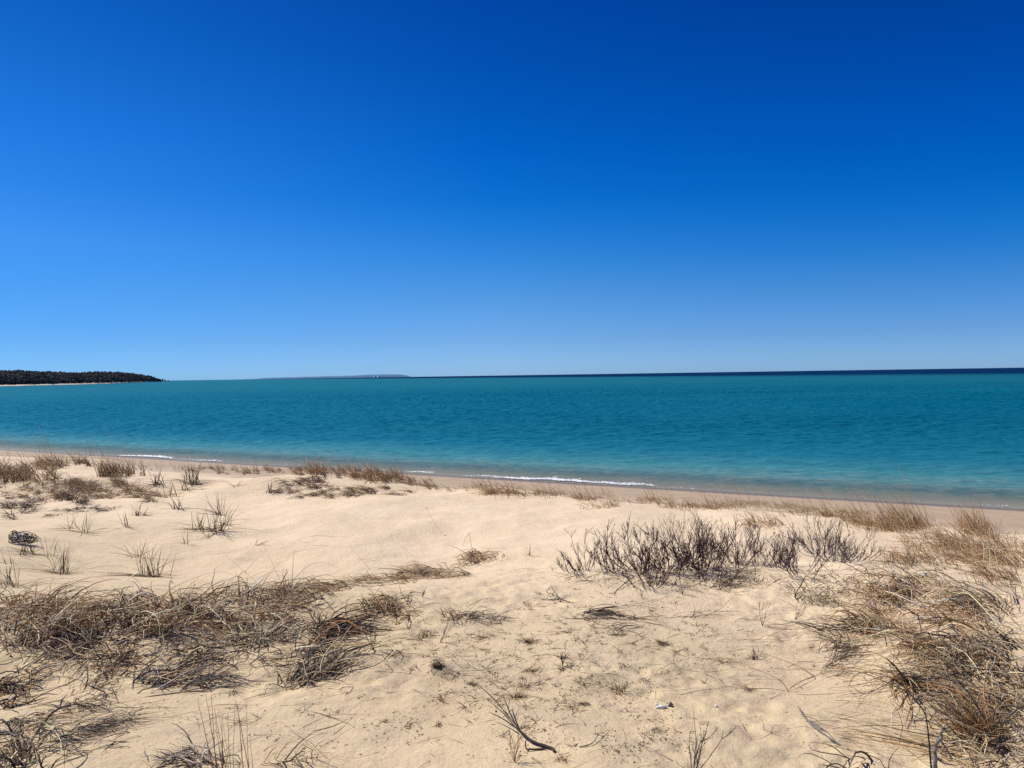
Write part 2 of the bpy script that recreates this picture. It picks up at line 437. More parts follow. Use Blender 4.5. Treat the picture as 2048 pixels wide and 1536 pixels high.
# ------------------------------------------------------------------ foam at the waterline
FOAM = simple('foam_white', (0.75, 0.77, 0.78), (0.85, 0.86, 0.86), 6.0, 0.6)
def foam():
    rs = np.random.RandomState(3)
    parts = []
    segs = [(222, 330, .8, 1300), (330, 380, 0.2, 80), (380, 430, 0.5, 260), (600, 690, .1, 30), (130, 222, 0.2, 60), (520, 640, 0.1, 20), (690, 760, 0.2, 60), (800, 855, 0.35, 160), (920, 1000, 0.3, 240), (980, 1180, 0.8, 1500), (1150, 1300, 0.45, 700),
            (1300, 1400, 0.1, 25), (1960, 2048, 0.05, 10)]
    for x0, x1, s, n in segs:
        px = rs.uniform(x0, x1, n)
        k = 133.5 + 0.074 * px; D = CAM_Z * F / k; X = D * (px - 1024) / F
        env = np.sin(np.clip((px - x0) / (x1 - x0), 0, 1) * math.pi) ** 0.5
        off = 0.25 + np.abs(rs.randn(n)) * 0.22 * env + 0.35 * fbm(px / 40, px * 0, 2, 4)
        X = X + off * 0.468; Y = D + off * 0.883
        r = (0.005 + 0.016 * rs.rand(n) ** 1.8) * (0.5 + 0.6 * env) * (0.6 + 0.5 * s)
        th = np.arctan2(-0.53, 1) + math.pi / 2 * 0 + rs.randn(n) * 0.3
        dx = -0.883; dy = 0.468
        ln = r * rs.uniform(1.5, 6, n)
        K = 5; s_ = np.linspace(-1, 1, K)
        P = np.zeros((n, K, 3))
        P[:, :, 0] = X[:, None] + s_ * (ln * dx)[:, None]; P[:, :, 1] = Y[:, None] + s_ * (ln * dy)[:, None]
        P[:, :, 2] = 0.015 + r[:, None] * 0.5
        rad = r[:, None] * np.sqrt(np.clip(1 - s_ ** 2, 0.02, 1))[None]
        v, q, c = tubes(P, rad, np.ones((n, 3)), 6)
        parts.append((v, q, c))
    V, Q, C = join(parts)
    props(mesh_obj('foam', V, Q, FOAM), 'thin white line of broken wave foam along the water edge', 'foam', kind='stuff')
foam()

# ------------------------------------------------------------------ headland with its woods
HX = [-700, -300, 0, 60, 150, 220, 260, 300, 318, 336]
HD = [520, 720, 950, 1010, 1150, 1380, 1650, 2150, 2450, 2800]
HT = [44, 40, 34, 31, 25.5, 25.5, 22, 14, 6.5, 1.5]        # wooded skyline above the horizon, photo pixels
def polar(px, D):
    return (px - 1024) / F * D, D + 0.0 * px
def headland():
    rs = np.random.RandomState(11)
    px = np.linspace(-700, 338, 220)
    offs = np.array([-14, 0, 8, 22, 60, 140, 260, 420])
    D0 = np.interp(px, HX, HD); top = np.interp(px, HX, HT) / F * (D0 + 230) + 1.0
    wob = 14 * fbm(px / 22, px * 0, 3, 9)
    hz = np.array([-1.5, 0.15, 1.2, 1.8, 0.30, 0.62, 1.0, 0.7])
    V = []
    for k, o in enumerate(offs):
        sc = np.clip((336 - px) / 60, 0.06, 1)
        x, y = polar(px, D0 + (o + (wob if k < 3 else 0)) * (sc if o > 0 else 1))
        rise = np.clip(top - 8.5, 0.4, None)
        z = np.full_like(px, hz[k]) if k < 4 else np.maximum(1.8 * sc + 0.2, rise * hz[k])
        V.append(np.stack([x, y, z], 1))
    V = np.array(V); m, n, _ = V.shape
    i = np.arange(m * n).reshape(m, n)
    Q = np.stack([i[:-1, :-1], i[:-1, 1:], i[1:, 1:], i[1:, :-1]], -1).reshape(-1, 4)
    g = simple('headland_ground', (0.50, 0.41, 0.29), (0.62, 0.52, 0.38), 0.02, 0.95)
    props(mesh_obj('headland_terrain', V.reshape(-1, 3), Q, g), 'low wooded headland with a narrow pale beach', kind='structure')
    # trees
    N = 9500
    tp = rs.uniform(-690, 322, N); to = 19 + 300 * rs.rand(N) ** 1.5
    sc = np.clip((336 - tp) / 60, 0.06, 1)
    D0 = np.interp(tp, HX, HD); tt = np.interp(tp, HX, HT) / F * (D0 + 230) + 1.0
    rise = np.clip(tt - 8.5, 0.4, None)
    gz = np.interp(to, [12, 22, 60, 140, 260, 420], [0.1, 0.12, 0.30, 0.62, 1.0, 0.7]) * rise
    x, y = polar(tp, D0 + to * sc + 6 * fbm(tp / 22, tp * 0, 3, 9))
    H = np.minimum(rs.uniform(6.5, 10.5, N), np.maximum(tt * 0.95, 2.0)) * (0.85 + 0.3 * fbm(tp / 9, to / 25, 2, 3))
    con = (rs.rand(N) < np.interp(to, [0, 60, 130], [0.72, 0.42, 0.08]))
    parts = []
    K = 9; s = np.linspace(0, 1, K)
    prof_c = np.array([0.25, 0.95, 0.62, 0.78, 0.48, 0.56, 0.30, 0.32, 0.02])
    prof_d = np.array([0.15, 0.35, 0.80, 1.0, 0.92, 1.0, 0.75, 0.5, 0.05])
    for flag, prof, w in ((True, prof_c, 0.21), (False, prof_d, 0.30)):
        k = np.where(con == flag)[0]; n = len(k)
        P = np.zeros((n, K, 3)); P[:, :, 0] = x[k][:, None]; P[:, :, 1] = y[k][:, None]
        P[:, :, 2] = (gz[k] - 0.3)[:, None] + s * H[k][:, None] * (1.0 if flag else 0.85)
        P[:, 1:, :2] += rs.randn(n, K - 1, 2) * 0.3
        rad = prof[None] * (H[k] * w)[:, None] * rs.uniform(0.7, 1.3, (n, K))
        col = pick(n, [(0.020, 0.034, 0.018), (0.032, 0.048, 0.024), (0.05, 0.062, 0.03)] if flag else [(0.075, 0.055, 0.048), (0.10, 0.075, 0.065), (0.06, 0.055, 0.04), (0.05, 0.065, 0.03)], [3, 2, 1] if flag else [3, 2, 2, 1], rs, 0.35) * 1.1 + np.array([0.007, 0.014, 0.024])  # the added blue paints distance haze into the tree colours
        parts.append(tubes(P, rad, col, 6))
    V, Q, C = join(parts)
    o = mesh_obj('woods', V, Q, LEAFM, tint=C, smooth_=False)
    props(o, 'dark mixed woods covering the low headland across the bay', 'woods', kind='stuff')
    # trees one can tell apart at the tip
    tips = [(309, 13.0, 9.5, 'taller pointed evergreen where the dense woods of the headland end'),
            (317, 9.5, 8.0, 'small dark evergreen standing alone past the last woods of the headland'),
            (325, 8.0, 7.0, 'round-topped dark tree in the low row at the headland tip'),
            (330, 6.0, 6.0, 'outermost bushy tree of the low row at the headland tip'),
            (337, 4.0, 3.5, 'tiny lone shrub on the bare sand spit past the headland')]
    for k, (tx, hp, w, lb) in enumerate(tips):
        D = float(np.interp(tx, HX, HD)) + 8; cx, cy = polar(tx, D); h = max(hp / F * D * 0.75, 3.0)
        e = empty('pine_tree' if k < 2 else 'shore_tree', (cx, cy, 0.3)); props(e, lb, 'tree', 'trees at the headland tip')
        rt = np.random.RandomState(40 + k)
        P = np.zeros((1, 4, 3)); P[0, :, 0] = cx; P[0, :, 1] = cy; P[0, :, 2] = 0.2 + np.array([0, .25, .5, .9]) * h
        put('trunk', tubes(P, np.array([[.3, .26, .2, .06]]), np.array([[0.06, 0.045, 0.035]]), 6), LEAFM, e)
        n = 70; hh = rt.rand(n); 
        rr = (1 - hh) * h * 0.22 + 0.3 if k < 2 else np.sqrt(np.clip(1 - (2 * hh - 1) ** 2, .05, 1)) * h * 0.42
        a = rt.rand(n) * 6.283; P = np.zeros((n, 4, 3))
        t = np.linspace(0, 1, 4)[None]
        P[:, :, 0] = cx + np.cos(a)[:, None] * rr[:, None] * t; P[:, :, 1] = cy + np.sin(a)[:, None] * rr[:, None] * t
        P[:, :, 2] = 0.3 + (0.15 + 0.82 * hh)[:, None] * h - t * rr[:, None] * 0.25
        put('crown', tubes(P, np.array([[.25, .55, .45, .05]]) * rt.uniform(.7, 1.4, (n, 1)) * h / 9, pick(n, [(0.022, 0.035, 0.018), (0.04, 0.05, 0.028)], [2, 1], rt), 5), LEAFM, e)
headland()

def far_land():
    xs = [486, 494, 495, 497, 504, 506, 508, 511, 518, 530, 548, 570, 590, 609, 612, 640, 664, 668, 700, 730, 757, 790, 800, 812, 816, 822]
    hs = [0.1, 0.3, 1.2, 0.3, 0.3, 1.6, 0.4, 0.4, 1.6, 2.8, 3.0, 3.4, 3.2, 4.2, 4.1, 4.2, 5.0, 4.4, 5.0, 6.2, 7.0, 6.4, 6.2, 4.0, 3.0, 0.1]
    D = 15000.0
    px = np.linspace(486, 822, 420); h = (np.interp(px, xs, hs) + 0.5 * fbm(px / 3.5, px * 0, 3, 8) * (np.interp(px, xs, hs) > 1.5)) / F * D * 0.85
    rows = []
    for dd, k in ((0, -0.05), (60, 0.45), (200, 0.8), (600, 1.0), (1500, 0.0)):
        x, y = polar(px, D + dd); rows.append(np.stack([x, y, h * k - (5 if k <= 0 else 0) + 3.5 * (k > 0)], 1))
    V = np.array(rows); m, n, _ = V.shape; i = np.arange(m * n).reshape(m, n)
    Q = np.stack([i[:-1, :-1], i[:-1, 1:], i[1:, 1:], i[1:, :-1]], -1).reshape(-1, 4)
    props(mesh_obj('hills', V.reshape(-1, 3), Q, simple('haze_tinted_hills', (0.055, 0.15, 0.27), (0.062, 0.16, 0.285), 0.003, 1.0)), 'long low blue island lying on the horizon', kind='structure')  # blue of the distance haze is put into the hill colour
    w = simple('haze_glow_bluff', (0.22, 0.36, 0.55), (0.26, 0.40, 0.58), 0.01, 1.0)
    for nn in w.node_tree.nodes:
        if nn.type == 'BSDF_PRINCIPLED': nn.inputs['Emission Color'].default_value = (0.18, 0.34, 0.60, 1); nn.inputs['Emission Strength'].default_value = 0.46  # emission stands in for haze light on the shaded bluff faces
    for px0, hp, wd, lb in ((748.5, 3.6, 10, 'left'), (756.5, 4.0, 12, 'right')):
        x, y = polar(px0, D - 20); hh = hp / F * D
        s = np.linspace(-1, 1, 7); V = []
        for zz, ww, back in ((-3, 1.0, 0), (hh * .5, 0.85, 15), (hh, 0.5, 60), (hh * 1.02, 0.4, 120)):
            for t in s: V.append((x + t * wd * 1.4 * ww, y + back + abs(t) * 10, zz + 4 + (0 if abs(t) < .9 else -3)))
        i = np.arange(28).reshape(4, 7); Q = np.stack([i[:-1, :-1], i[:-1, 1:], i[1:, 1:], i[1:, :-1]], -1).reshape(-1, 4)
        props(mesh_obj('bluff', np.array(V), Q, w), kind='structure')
far_land()

# ------------------------------------------------------------------ grass
def region_points(ells, n, rs, patchy=0.0):
    if patchy:
        px, py = region_points(ells, n * 4, rs)
        v = vnoise(px / 55, py / 24, 7) + 0.5 * vnoise(px / 24, py / 12, 9) + rs.randn(len(px)) * 0.10
        i = np.argsort(-v)[:int(len(px) * (1 - patchy))]; i = rs.permutation(i)[:n]
        return px[i], py[i]
    A = np.array([e[2] * e[3] * (e[4] if len(e) > 4 else 1) for e in ells], float); A /= A.sum()
    k = rs.choice(len(ells), n, p=A)
    E = np.array([e[:4] for e in ells], float)[k]
    r = np.sqrt(rs.rand(n)) ; a = rs.rand(n) * 2 * math.pi
    r = np.where(rs.rand(n) < 0.35, r * rs.uniform(1.0, 1.7, n), r)
    px = E[:, 0] + E[:, 2] * r * np.cos(a); py = E[:, 1] + E[:, 3] * r * np.sin(a)
    # gather blades into small tussocks
    return px, py

def clump(name, label, cat, ells, n, L=(0.15, 0.4), pitch=(0.2, 1.2), droop=0.35, head=None, spread=3.14, patch=0.5, r=0.0016, pal=(STRAW, TAN, BROWN, DARK), w=(3, 3, 3, 2),
          lay=0.05, tuss=14, curl=0.12, kind=None, group=None, seed=0, jit=0.035, stalks=None, wander=0.22, K=8, asthing=True):
    rs = np.random.RandomState(1000 + seed)
    near = ells[0][1] > 1100
    if not near: n = int(n * 1.35)
    if near:
        n = int(n * (0.40 if n > 400 else 0.50)); r = r * 1.42; pitch = (pitch[0] - 0.15, pitch[1] * 0.72); jit = jit * 1.5
        if tuss == 14: tuss = 10
        w = tuple(wt * (0.85 if pc in (DARK, BLACKISH) else (1.6 if pc in (STRAW, PALE) else 1.0)) for wt, pc in zip(w, pal))
    nt = max(1, n // tuss)
    px, py = region_points(ells, nt, rs, patch if (kind == 'stuff' and near) else 0.0)
    nt = len(px); C = march(px, py)
    if near and kind == 'stuff': L = (L[0], L[1] * 1.22)
    k = rs.randint(0, nt, n)
    dist = np.hypot(C[k, 0], C[k, 1])
    P0 = C[k].copy(); P0[:, :2] += rs.randn(n, 2) * jit
    P0[:, 2] = terrain(P0[:, 0], P0[:, 1]) - 0.004
    hd = rs.uniform(-spread, spread, nt) + (head if head is not None else 0.0)
    if near:
        flow = (head if head is not None else 0.0) + 2.2 * spread * fbm(C[:, 0] / 0.55, C[:, 1] / 0.55, 2, 31 + seed)
        hd = np.where(rs.rand(nt) < 0.75, flow, hd)
    az = hd[k] + rs.randn(n) * (0.75 if head is None else 0.5)
    size = (0.6 + 0.8 * rs.rand(nt))[k]
    Ls = rs.uniform(L[0], L[1], n) * size
    pt = rs.uniform(pitch[0], pitch[1], n)
    rr = r * (0.60 + 1.25 * rs.rand(n) ** 1.7)
    col = pick(n, pal, w, rs) * (1.0 + 0.5 * (Ls / max(L[1], 1e-3) - 0.5))[:, None]
    col = np.clip(col, 0.012, 0.85)
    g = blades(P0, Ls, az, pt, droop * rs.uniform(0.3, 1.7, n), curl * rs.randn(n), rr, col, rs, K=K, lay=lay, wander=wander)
    org = C.mean(0)
    if stalks is None:
        o = put(name, g, GRASS, origin=org)
        props(o, label, cat, group, kind); return o
    e = empty(name, org); props(e, label, cat, group, kind)
    put('foliage', g, GRASS, e)
    ns, sl, lean, tone = stalks
    j = rs.randint(0, nt, ns)
    for q in range(ns):
        p0 = C[j[q]][None] + np.array([[rs.randn() * 0.06, rs.randn() * 0.06, 0]]); p0[:, 2] = terrain(p0[:, 0], p0[:, 1])
        l = rs.uniform(sl[0], sl[1])
        gg = blades(p0, l, lean + rs.randn() * 0.35, rs.uniform(1.0, 1.45), 0.06, 0.02 * rs.randn(), 0.0027, np.array([tone]) * rs.uniform(.7, 1.3), rs, K=9, lay=0, wander=0.04, tip=0.5, ground=False)
        put('stalk', gg, GRASS, e)
    return e

LEFTWARD = math.pi
# --- left foreground bank
M = 'matted dry beach grass '
clump('grass_bank', 'long dense bank of matted brown and straw beach grass across the near sand ridge', 'beach grass',
      [(60, 1250, 110, 42, 1.3), (180, 1258, 100, 38, 1.2), (290, 1240, 90, 34, 1.3), (400, 1225, 90, 32, 1.4), (500, 1222, 80, 30, 1.3), (600, 1222, 60, 26, 1.0), (40, 1215, 60, 22, .7)],
      3300, L=(0.14, 0.40), pitch=(0.05, 1.15), droop=0.38, pal=(STRAW, TAN, BROWN, RUST, DARK, PALE, GREY), w=(2.5, 2.5, 3, 2, 2.5, .8, 1.5), lay=0.09, kind='stuff', seed=1, patch=0.22, r=0.0019, curl=.16)
clump('grass_bank', 'looser tangle of grey curled grass fallen down the sand in front of the bank', 'beach grass',
      [(480, 1270, 130, 30), (560, 1300, 100, 25), (300, 1300, 130, 30, .6), (100, 1320, 130, 30, .7), (620, 1265, 70, 22), (430, 1330, 70, 25, .8)],
      1500, L=(0.16, 0.42), pitch=(-0.1, 0.7), droop=0.35, pal=(STRAW, TAN, DARK, GREY, BLACKISH), w=(1.5, 1.5, 3, 3, 1.5), lay=0.05, kind='stuff', seed=2, r=0.0018, curl=.3)
clump('grass_clump', 'dark rust clump of long bent blades at the end of the grassy bank', 'grass clump',
      [(665, 1262, 42, 12), (640, 1275, 25, 8)], 420, L=(0.2, 0.4), pitch=(0.0, 0.6), droop=0.30, head=0.2, spread=0.5, pal=(RUST, BROWN, DARK, BLACKISH), w=(1.2, 2, 4, 3.5), lay=0.05, seed=3, r=.0021)
clump('grass_clump', 'dense dark swept clump slanting up to a point below the bank', 'grass clump',
      [(590, 1370, 22, 10), (615, 1350, 22, 14), (640, 1335, 20, 12), (630, 1360, 30, 10)], 360, L=(0.14, 0.46), pitch=(0.1, 0.9), droop=0.36, head=0.9, spread=0.9, pal=(GREY, DARK, BLACKISH, TAN, STRAW), w=(2, 3, 3, 1.5, 1.5), lay=0.06, seed=4, r=.0019, tuss=30)
clump('grass_clump', 'flattened dark clump fanned out low on the sand below the bank', 'grass clump',
      [(330, 1370, 60, 14), (370, 1360, 40, 20), (300, 1385, 30, 10)], 270, L=(0.15, 0.50), pitch=(-0.05, 0.65), droop=0.25, head=0.35, spread=0.9, pal=(GREY, DARK, BLACKISH, TAN), w=(2, 3, 3, 1.6), lay=0.04, seed=5, r=.0017)
clump('grass_clump', 'brown looped clump with blades curling back to the sand beside a slanted stalk', 'grass clump',
      [(215, 1350, 22, 12), (225, 1335, 18, 18)], 150, L=(0.2, 0.42), pitch=(0.3, 1.3), droop=0.65, pal=(BROWN, TAN, DARK, BLACKISH), w=(2, 2, 3, 2), lay=0.04, seed=6, r=.0019, curl=.25)
clump('grass_clump', 'small wiry grey clump near the long swept blades', 'grass clump',
      [(175, 1385, 26, 20), (160, 1410, 26, 10)], 190, L=(0.08, 0.22), pitch=(0.1, 1.1), droop=0.45, pal=(GREY, DARK, TAN), w=(2, 3, 1), lay=0.03, seed=7, r=.0013, curl=.3)
clump('grass_clump', 'long thick flat blades swept in a bundle across bare sand', 'grass clump',
      [(20, 1440, 18, 5)], 34, L=(0.35, 0.62), pitch=(-0.02, 0.25), droop=0.10, head=0.35, spread=0.12, pal=(STRAW, GREY, DARK, BLACKISH), w=(2, 2, 2, 1), lay=0.05, seed=8, r=.0019, curl=.04, wander=.06)
clump('grass_clump', 'dark rusty clump cut by the picture edge above the swept blades', 'grass clump',
      [(8, 1385, 26, 22)], 260, L=(0.12, 0.3), pitch=(-0.1, 1.0), droop=0.6, pal=(RUST, BROWN, DARK, BLACKISH), w=(1, 2, 3, 3), lay=0.05, seed=9, r=.0019, curl=.3)
clump('grass_clump', 'rounded dense tangle of curling grass in the bottom corner of the sand', 'grass clump',
      [(20, 1500, 45, 45), (40, 1530, 50, 30)], 440, L=(0.12, 0.30), pitch=(0.2, 1.3), droop=0.65, pal=(STRAW, TAN, DARK, BLACKISH, GREY), w=(1.5, 1, 3, 2.5, 2), lay=0.07, seed=10, r=.0017, curl=.25)
clump('grass_clump', 'wispy rope of thin grey grass trailing from the corner tangle', 'grass clump',
      [(110, 1480, 40, 10), (160, 1465, 45, 10), (210, 1450, 30, 9), (245, 1435, 20, 8)], 330, L=(0.12, 0.30), pitch=(-0.1, 0.35), droop=0.25, head=0.3, spread=0.35, pal=(GREY, DARK, BLACKISH, TAN), w=(3, 3, 1, 1), lay=0.02, seed=11, r=.0011, curl=.08)
clump('grass_clump', 'faint wisp of fine grass looping round bare sand under the rope of grass', 'grass clump',
      [(270, 1470, 14, 12), (255, 1490, 14, 8), (200, 1500, 30, 5)], 60, L=(0.15, 0.38), pitch=(-0.1, 0.2), droop=0.2, head=3.5, spread=0.5, pal=(GREY, DARK), w=(2, 2), lay=0.01, seed=12, r=.0011, curl=.12)
clump('grass_clump', 'grey flattened clump at the foot of the tall reddish stems', 'grass clump',
      [(385, 1520, 35, 9), (410, 1530, 40, 8)], 220, L=(0.08, 0.22), pitch=(-0.05, 0.5), droop=0.3, head=3.0, spread=0.5, pal=(GREY, PALE, DARK), w=(2, 1, 3), lay=0.03, seed=13, r=.0014)
clump('grass_clump', 'thin branching weed of fine dark blades beside the tall stems', 'weed',
      [(560, 1525, 35, 10), (610, 1520, 22, 8)], 70, L=(0.08, 0.24), pitch=(0.3, 1.3), droop=0.15, pal=(TAN, DARK, BROWN), w=(2, 3, 1), lay=0.02, seed=14, r=.0012, tuss=9)
# --- ridge runner towards the middle
clump('grass_runner', 'curly line of thin brown grass running along the ridge from the bank', 'beach grass',
      [(600, 1190, 45, 8), (660, 1178, 50, 8), (720, 1168, 50, 8), (780, 1160, 45, 7), (850, 1147, 40, 10, 1.5), (905, 1152, 35, 7, 1.3)], 2300, L=(0.12, 0.32), pitch=(-0.1, 0.9), droop=0.4, head=3.3, spread=0.6,
      pal=(STRAW, TAN, BROWN, DARK, GREY), w=(2, 2, 2, 2, 1.5), lay=0.04, kind='stuff', seed=20, tuss=4, patch=0.0, r=.0016, curl=.2)
clump('grass_clump', 'small raised curl of brown grass on the hummock past the curly line', 'grass clump',
      [(965, 1112, 38, 9), (945, 1120, 22, 8)], 330, L=(0.12, 0.32), pitch=(0.0, 1.0), droop=0.45, head=3.3, spread=1.4, pal=(TAN, BROWN, DARK, STRAW), w=(2, 2, 2, 1), lay=0.05, seed=21, r=.0016, curl=.2)
clump('grass_clump', 'brown tuft of upright and fallen blades between the bank and bare sand', 'grass clump',
      [(770, 1215, 45, 14), (800, 1225, 35, 10), (740, 1225, 30, 9)], 620, L=(0.10, 0.28), pitch=(0.1, 1.3), droop=0.28, pal=(STRAW, TAN, BROWN, DARK, BLACKISH), w=(2, 3, 3, 2, 1.5), lay=0.05, seed=22, r=.0016)
clump('grass_clump', 'dark low clump of short blades trailing off to a point over the sand', 'grass clump',
      [(920, 1235, 22, 7), (950, 1238, 25, 5), (985, 1243, 25, 4)], 190, L=(0.08, 0.24), pitch=(-0.1, 0.8), droop=0.25, head=0.0, spread=0.6, pal=(DARK, BLACKISH, GREY, BROWN), w=(3, 2, 1, 1), lay=0.03, seed=23, r=.0015)
clump('grass_clump', 'short rust brown tuft of stiff blades beside the dark low clump', 'grass clump',
      [(903, 1245, 9, 5)], 46, L=(0.10, 0.2), pitch=(0.8, 1.5), droop=0.1, pal=(RUST, BROWN, TAN), w=(2, 2, 1), lay=0.02, seed=24, r=.0016)
clump('grass_clump', 'woody fan of grey runners lying over the sand below the bare shrubs', 'grass clump',
      [(1150, 1236, 14, 5), (1185, 1230, 28, 5)], 90, L=(0.2, 0.55), pitch=(-0.05, 0.35), droop=0.15, head=0.1, spread=0.35, pal=(DARK, BLACKISH, GREY, TAN), w=(3, 2, 2, 1), lay=0.04, seed=25, r=.0018, curl=.06)
clump('grass_clump', 'thin scatter of wiry stems along the sand from the woody fan', 'grass clump',
      [(1280, 1240, 60, 5), (1360, 1232, 40, 7), (1240, 1255, 50, 10)], 110, L=(0.1, 0.4), pitch=(-0.1, 0.4), droop=0.15, head=0.0, spread=0.5, pal=(DARK, GREY, TAN), w=(3, 2, 1), lay=0.02, seed=26, r=.0011, curl=.08)
# --- right mat
clump('grass_mat', 'broad thick mat of straw and rust beach grass swept over the sand mound', 'beach grass',
      [(1850, 1170, 110, 40, 1.0), (1880, 1215, 110, 45, 1.3), (1840, 1260, 80, 40, 1.4), (1930, 1250, 90, 50, .8), (1980, 1170, 80, 50, .8), (1760, 1180, 60, 25, .8), (1900, 1290, 70, 25, 1.3)],
      2500, L=(0.18, 0.46), pitch=(0.0, 1.05), droop=0.36, head=2.8, spread=1.3, pal=(STRAW, TAN, BROWN, RUST, DARK, PALE, GREY), w=(4.4, 3.4, 2.2, 1.0, 2.2, 1.8, 1.4), lay=0.10, kind='stuff', seed=30, r=0.0019, curl=.12)
clump('grass_mat', 'grey brown tangled grass spilling down the slope below the broad straw mat', 'beach grass',
      [(1960, 1340, 90, 45), (2000, 1400, 60, 45), (1920, 1340, 60, 35), (2010, 1470, 50, 50), (1980, 1300, 80, 30)],
      1500, L=(0.16, 0.42), pitch=(-0.05, 1.0), droop=0.36, head=2.6, spread=1.5, pal=(STRAW, TAN, BROWN, DARK, GREY, BLACKISH), w=(2.4, 2, 1.6, 3, 2.4, 1.6), lay=0.07, kind='stuff', seed=31, r=0.0018, curl=.16)
clump('grass_mat', 'open wispy straw grass covering the shoulder of the mound near the beach', 'beach grass',
      [(1880, 1085, 70, 22), (1960, 1095, 80, 35), (1900, 1120, 90, 25), (2010, 1130, 60, 40), (1800, 1125, 60, 14, .4)],
      1500, L=(0.16, 0.42), pitch=(0.1, 1.3), droop=0.30, head=2.6, spread=1.6, pal=(STRAW, TAN, BROWN, RUST, DARK), w=(3, 3, 2, 1, 1.8), lay=0.06, kind='stuff', seed=32, r=0.0018)
clump('grass_clump', 'large splayed clump with long curving blades spread wide like tentacles', 'grass clump',
      [(1802, 1362, 10, 6), (1812, 1368, 6, 5)], 210, L=(0.34, 0.66), pitch=(0.1, 1.1), droop=0.42, pal=(TAN, BROWN, DARK, STRAW, BLACKISH), w=(2, 2, 3, 1.5, 1.5), lay=0.05, seed=33, r=.0019, curl=.10, tuss=40, wander=.12)
clump('grass_clump', 'fine grey clump ending in a thin trailing root beside the splayed clump', 'grass clump',
      [(1672, 1330, 12, 25), (1680, 1300, 16, 12), (1668, 1362, 5, 8)], 210, L=(0.08, 0.34), pitch=(-0.05, 0.9), droop=0.25, head=0.5, spread=0.9, pal=(GREY, DARK, TAN), w=(2, 3, 1), lay=0.04, seed=34, r=.0014)
clump('grass_clump', 'arching fringe of dark curled blades reaching out from the straw mat', 'grass clump',
      [(1740, 1265, 40, 12), (1700, 1275, 30, 8), (1770, 1240, 40, 18)], 330, L=(0.2, 0.5), pitch=(0.0, 1.0), droop=0.42, head=3.1, spread=0.7, pal=(TAN, BROWN, DARK, BLACKISH, STRAW), w=(2, 2, 3, 1, 1.5), lay=0.06, seed=35, r=.0021)
clump('grass_clump', 'fine sparse grey green grass around the feet of the last bare shrubs', 'grass clump',
      [(1630, 1195, 35, 12), (1690, 1190, 25, 12), (1660, 1205, 40, 10)], 300, L=(0.08, 0.24), pitch=(0.1, 1.2), droop=0.25, pal=(GREY, OLIVE, DARK, TAN), w=(2, 1.5, 2, 1), lay=0.03, seed=36, r=.0012)
clump('grass_clump', 'green tinged fine grass growing between two bare shrubs', 'grass clump',
      [(1480, 1160, 28, 16), (1455, 1170, 20, 10), (1490, 1140, 24, 12)], 300, L=(0.10, 0.26), pitch=(0.3, 1.3), droop=0.22, pal=(OLIVE, TAN, GREY, DARK), w=(3, 2, 2, 1), lay=0.03, seed=37, r=.0012)
clump('grass_clump', 'tangled dry grass at the feet of the two upright fan tufts by the picture edge', 'grass clump',
      [(1990, 1500, 60, 22), (2020, 1440, 35, 35), (1950, 1520, 50, 14), (2040, 1380, 30, 40)], 560, L=(0.12, 0.36), pitch=(0.0, 1.1), droop=0.35, head=2.6, spread=1.6, pal=(STRAW, TAN, BROWN, DARK, GREY), w=(2, 2, 2, 3, 2), lay=0.05, seed=42, r=.0017, tuss=8)
clump('grass_tuft', 'stiff upright fan tuft with a rust base, first of two by the gnarled root', 'grass tuft',
      [(1946, 1478, 5, 3)], 150, L=(0.14, 0.34), pitch=(0.9, 1.5), droop=0.10, pal=(TAN, BROWN, OLIVE, RUST), w=(2, 2, 1.5, 1), lay=0.02, seed=38, r=.0018, jit=.012)
clump('grass_tuft', 'fuller upright fan tuft with dark base nearest the picture edge', 'grass tuft',
      [(1985, 1482, 9, 4)], 230, L=(0.16, 0.38), pitch=(0.8, 1.5), droop=0.12, pal=(TAN, BROWN, OLIVE, DARK), w=(2, 2, 1.5, 1.5), lay=0.02, seed=39, r=.0018, jit=.02)
clump('grass_clump', 'criss-crossing long straight straws over the sand at the bottom corner', 'fallen straws',
      [(1960, 1510, 60, 20), (1900, 1515, 40, 12)], 70, L=(0.3, 0.7), pitch=(-0.02, 0.3), droop=0.05, head=2.5, spread=0.9, tuss=2, pal=(TAN, BROWN, STRAW, DARK), w=(2, 2, 1, 2), lay=0.05, seed=40, r=.0017, curl=.02, wander=.03)
clump('grass_tuft', 'small dark tuft with low arched blades resting on the bottom sand', 'grass tuft',
      [(1735, 1522, 30, 7)], 34, L=(0.16, 0.34), pitch=(0.0, 1.2), droop=0.3, pal=(BROWN, DARK, BLACKISH), w=(2, 3, 1), lay=0.03, seed=41, r=.0018)
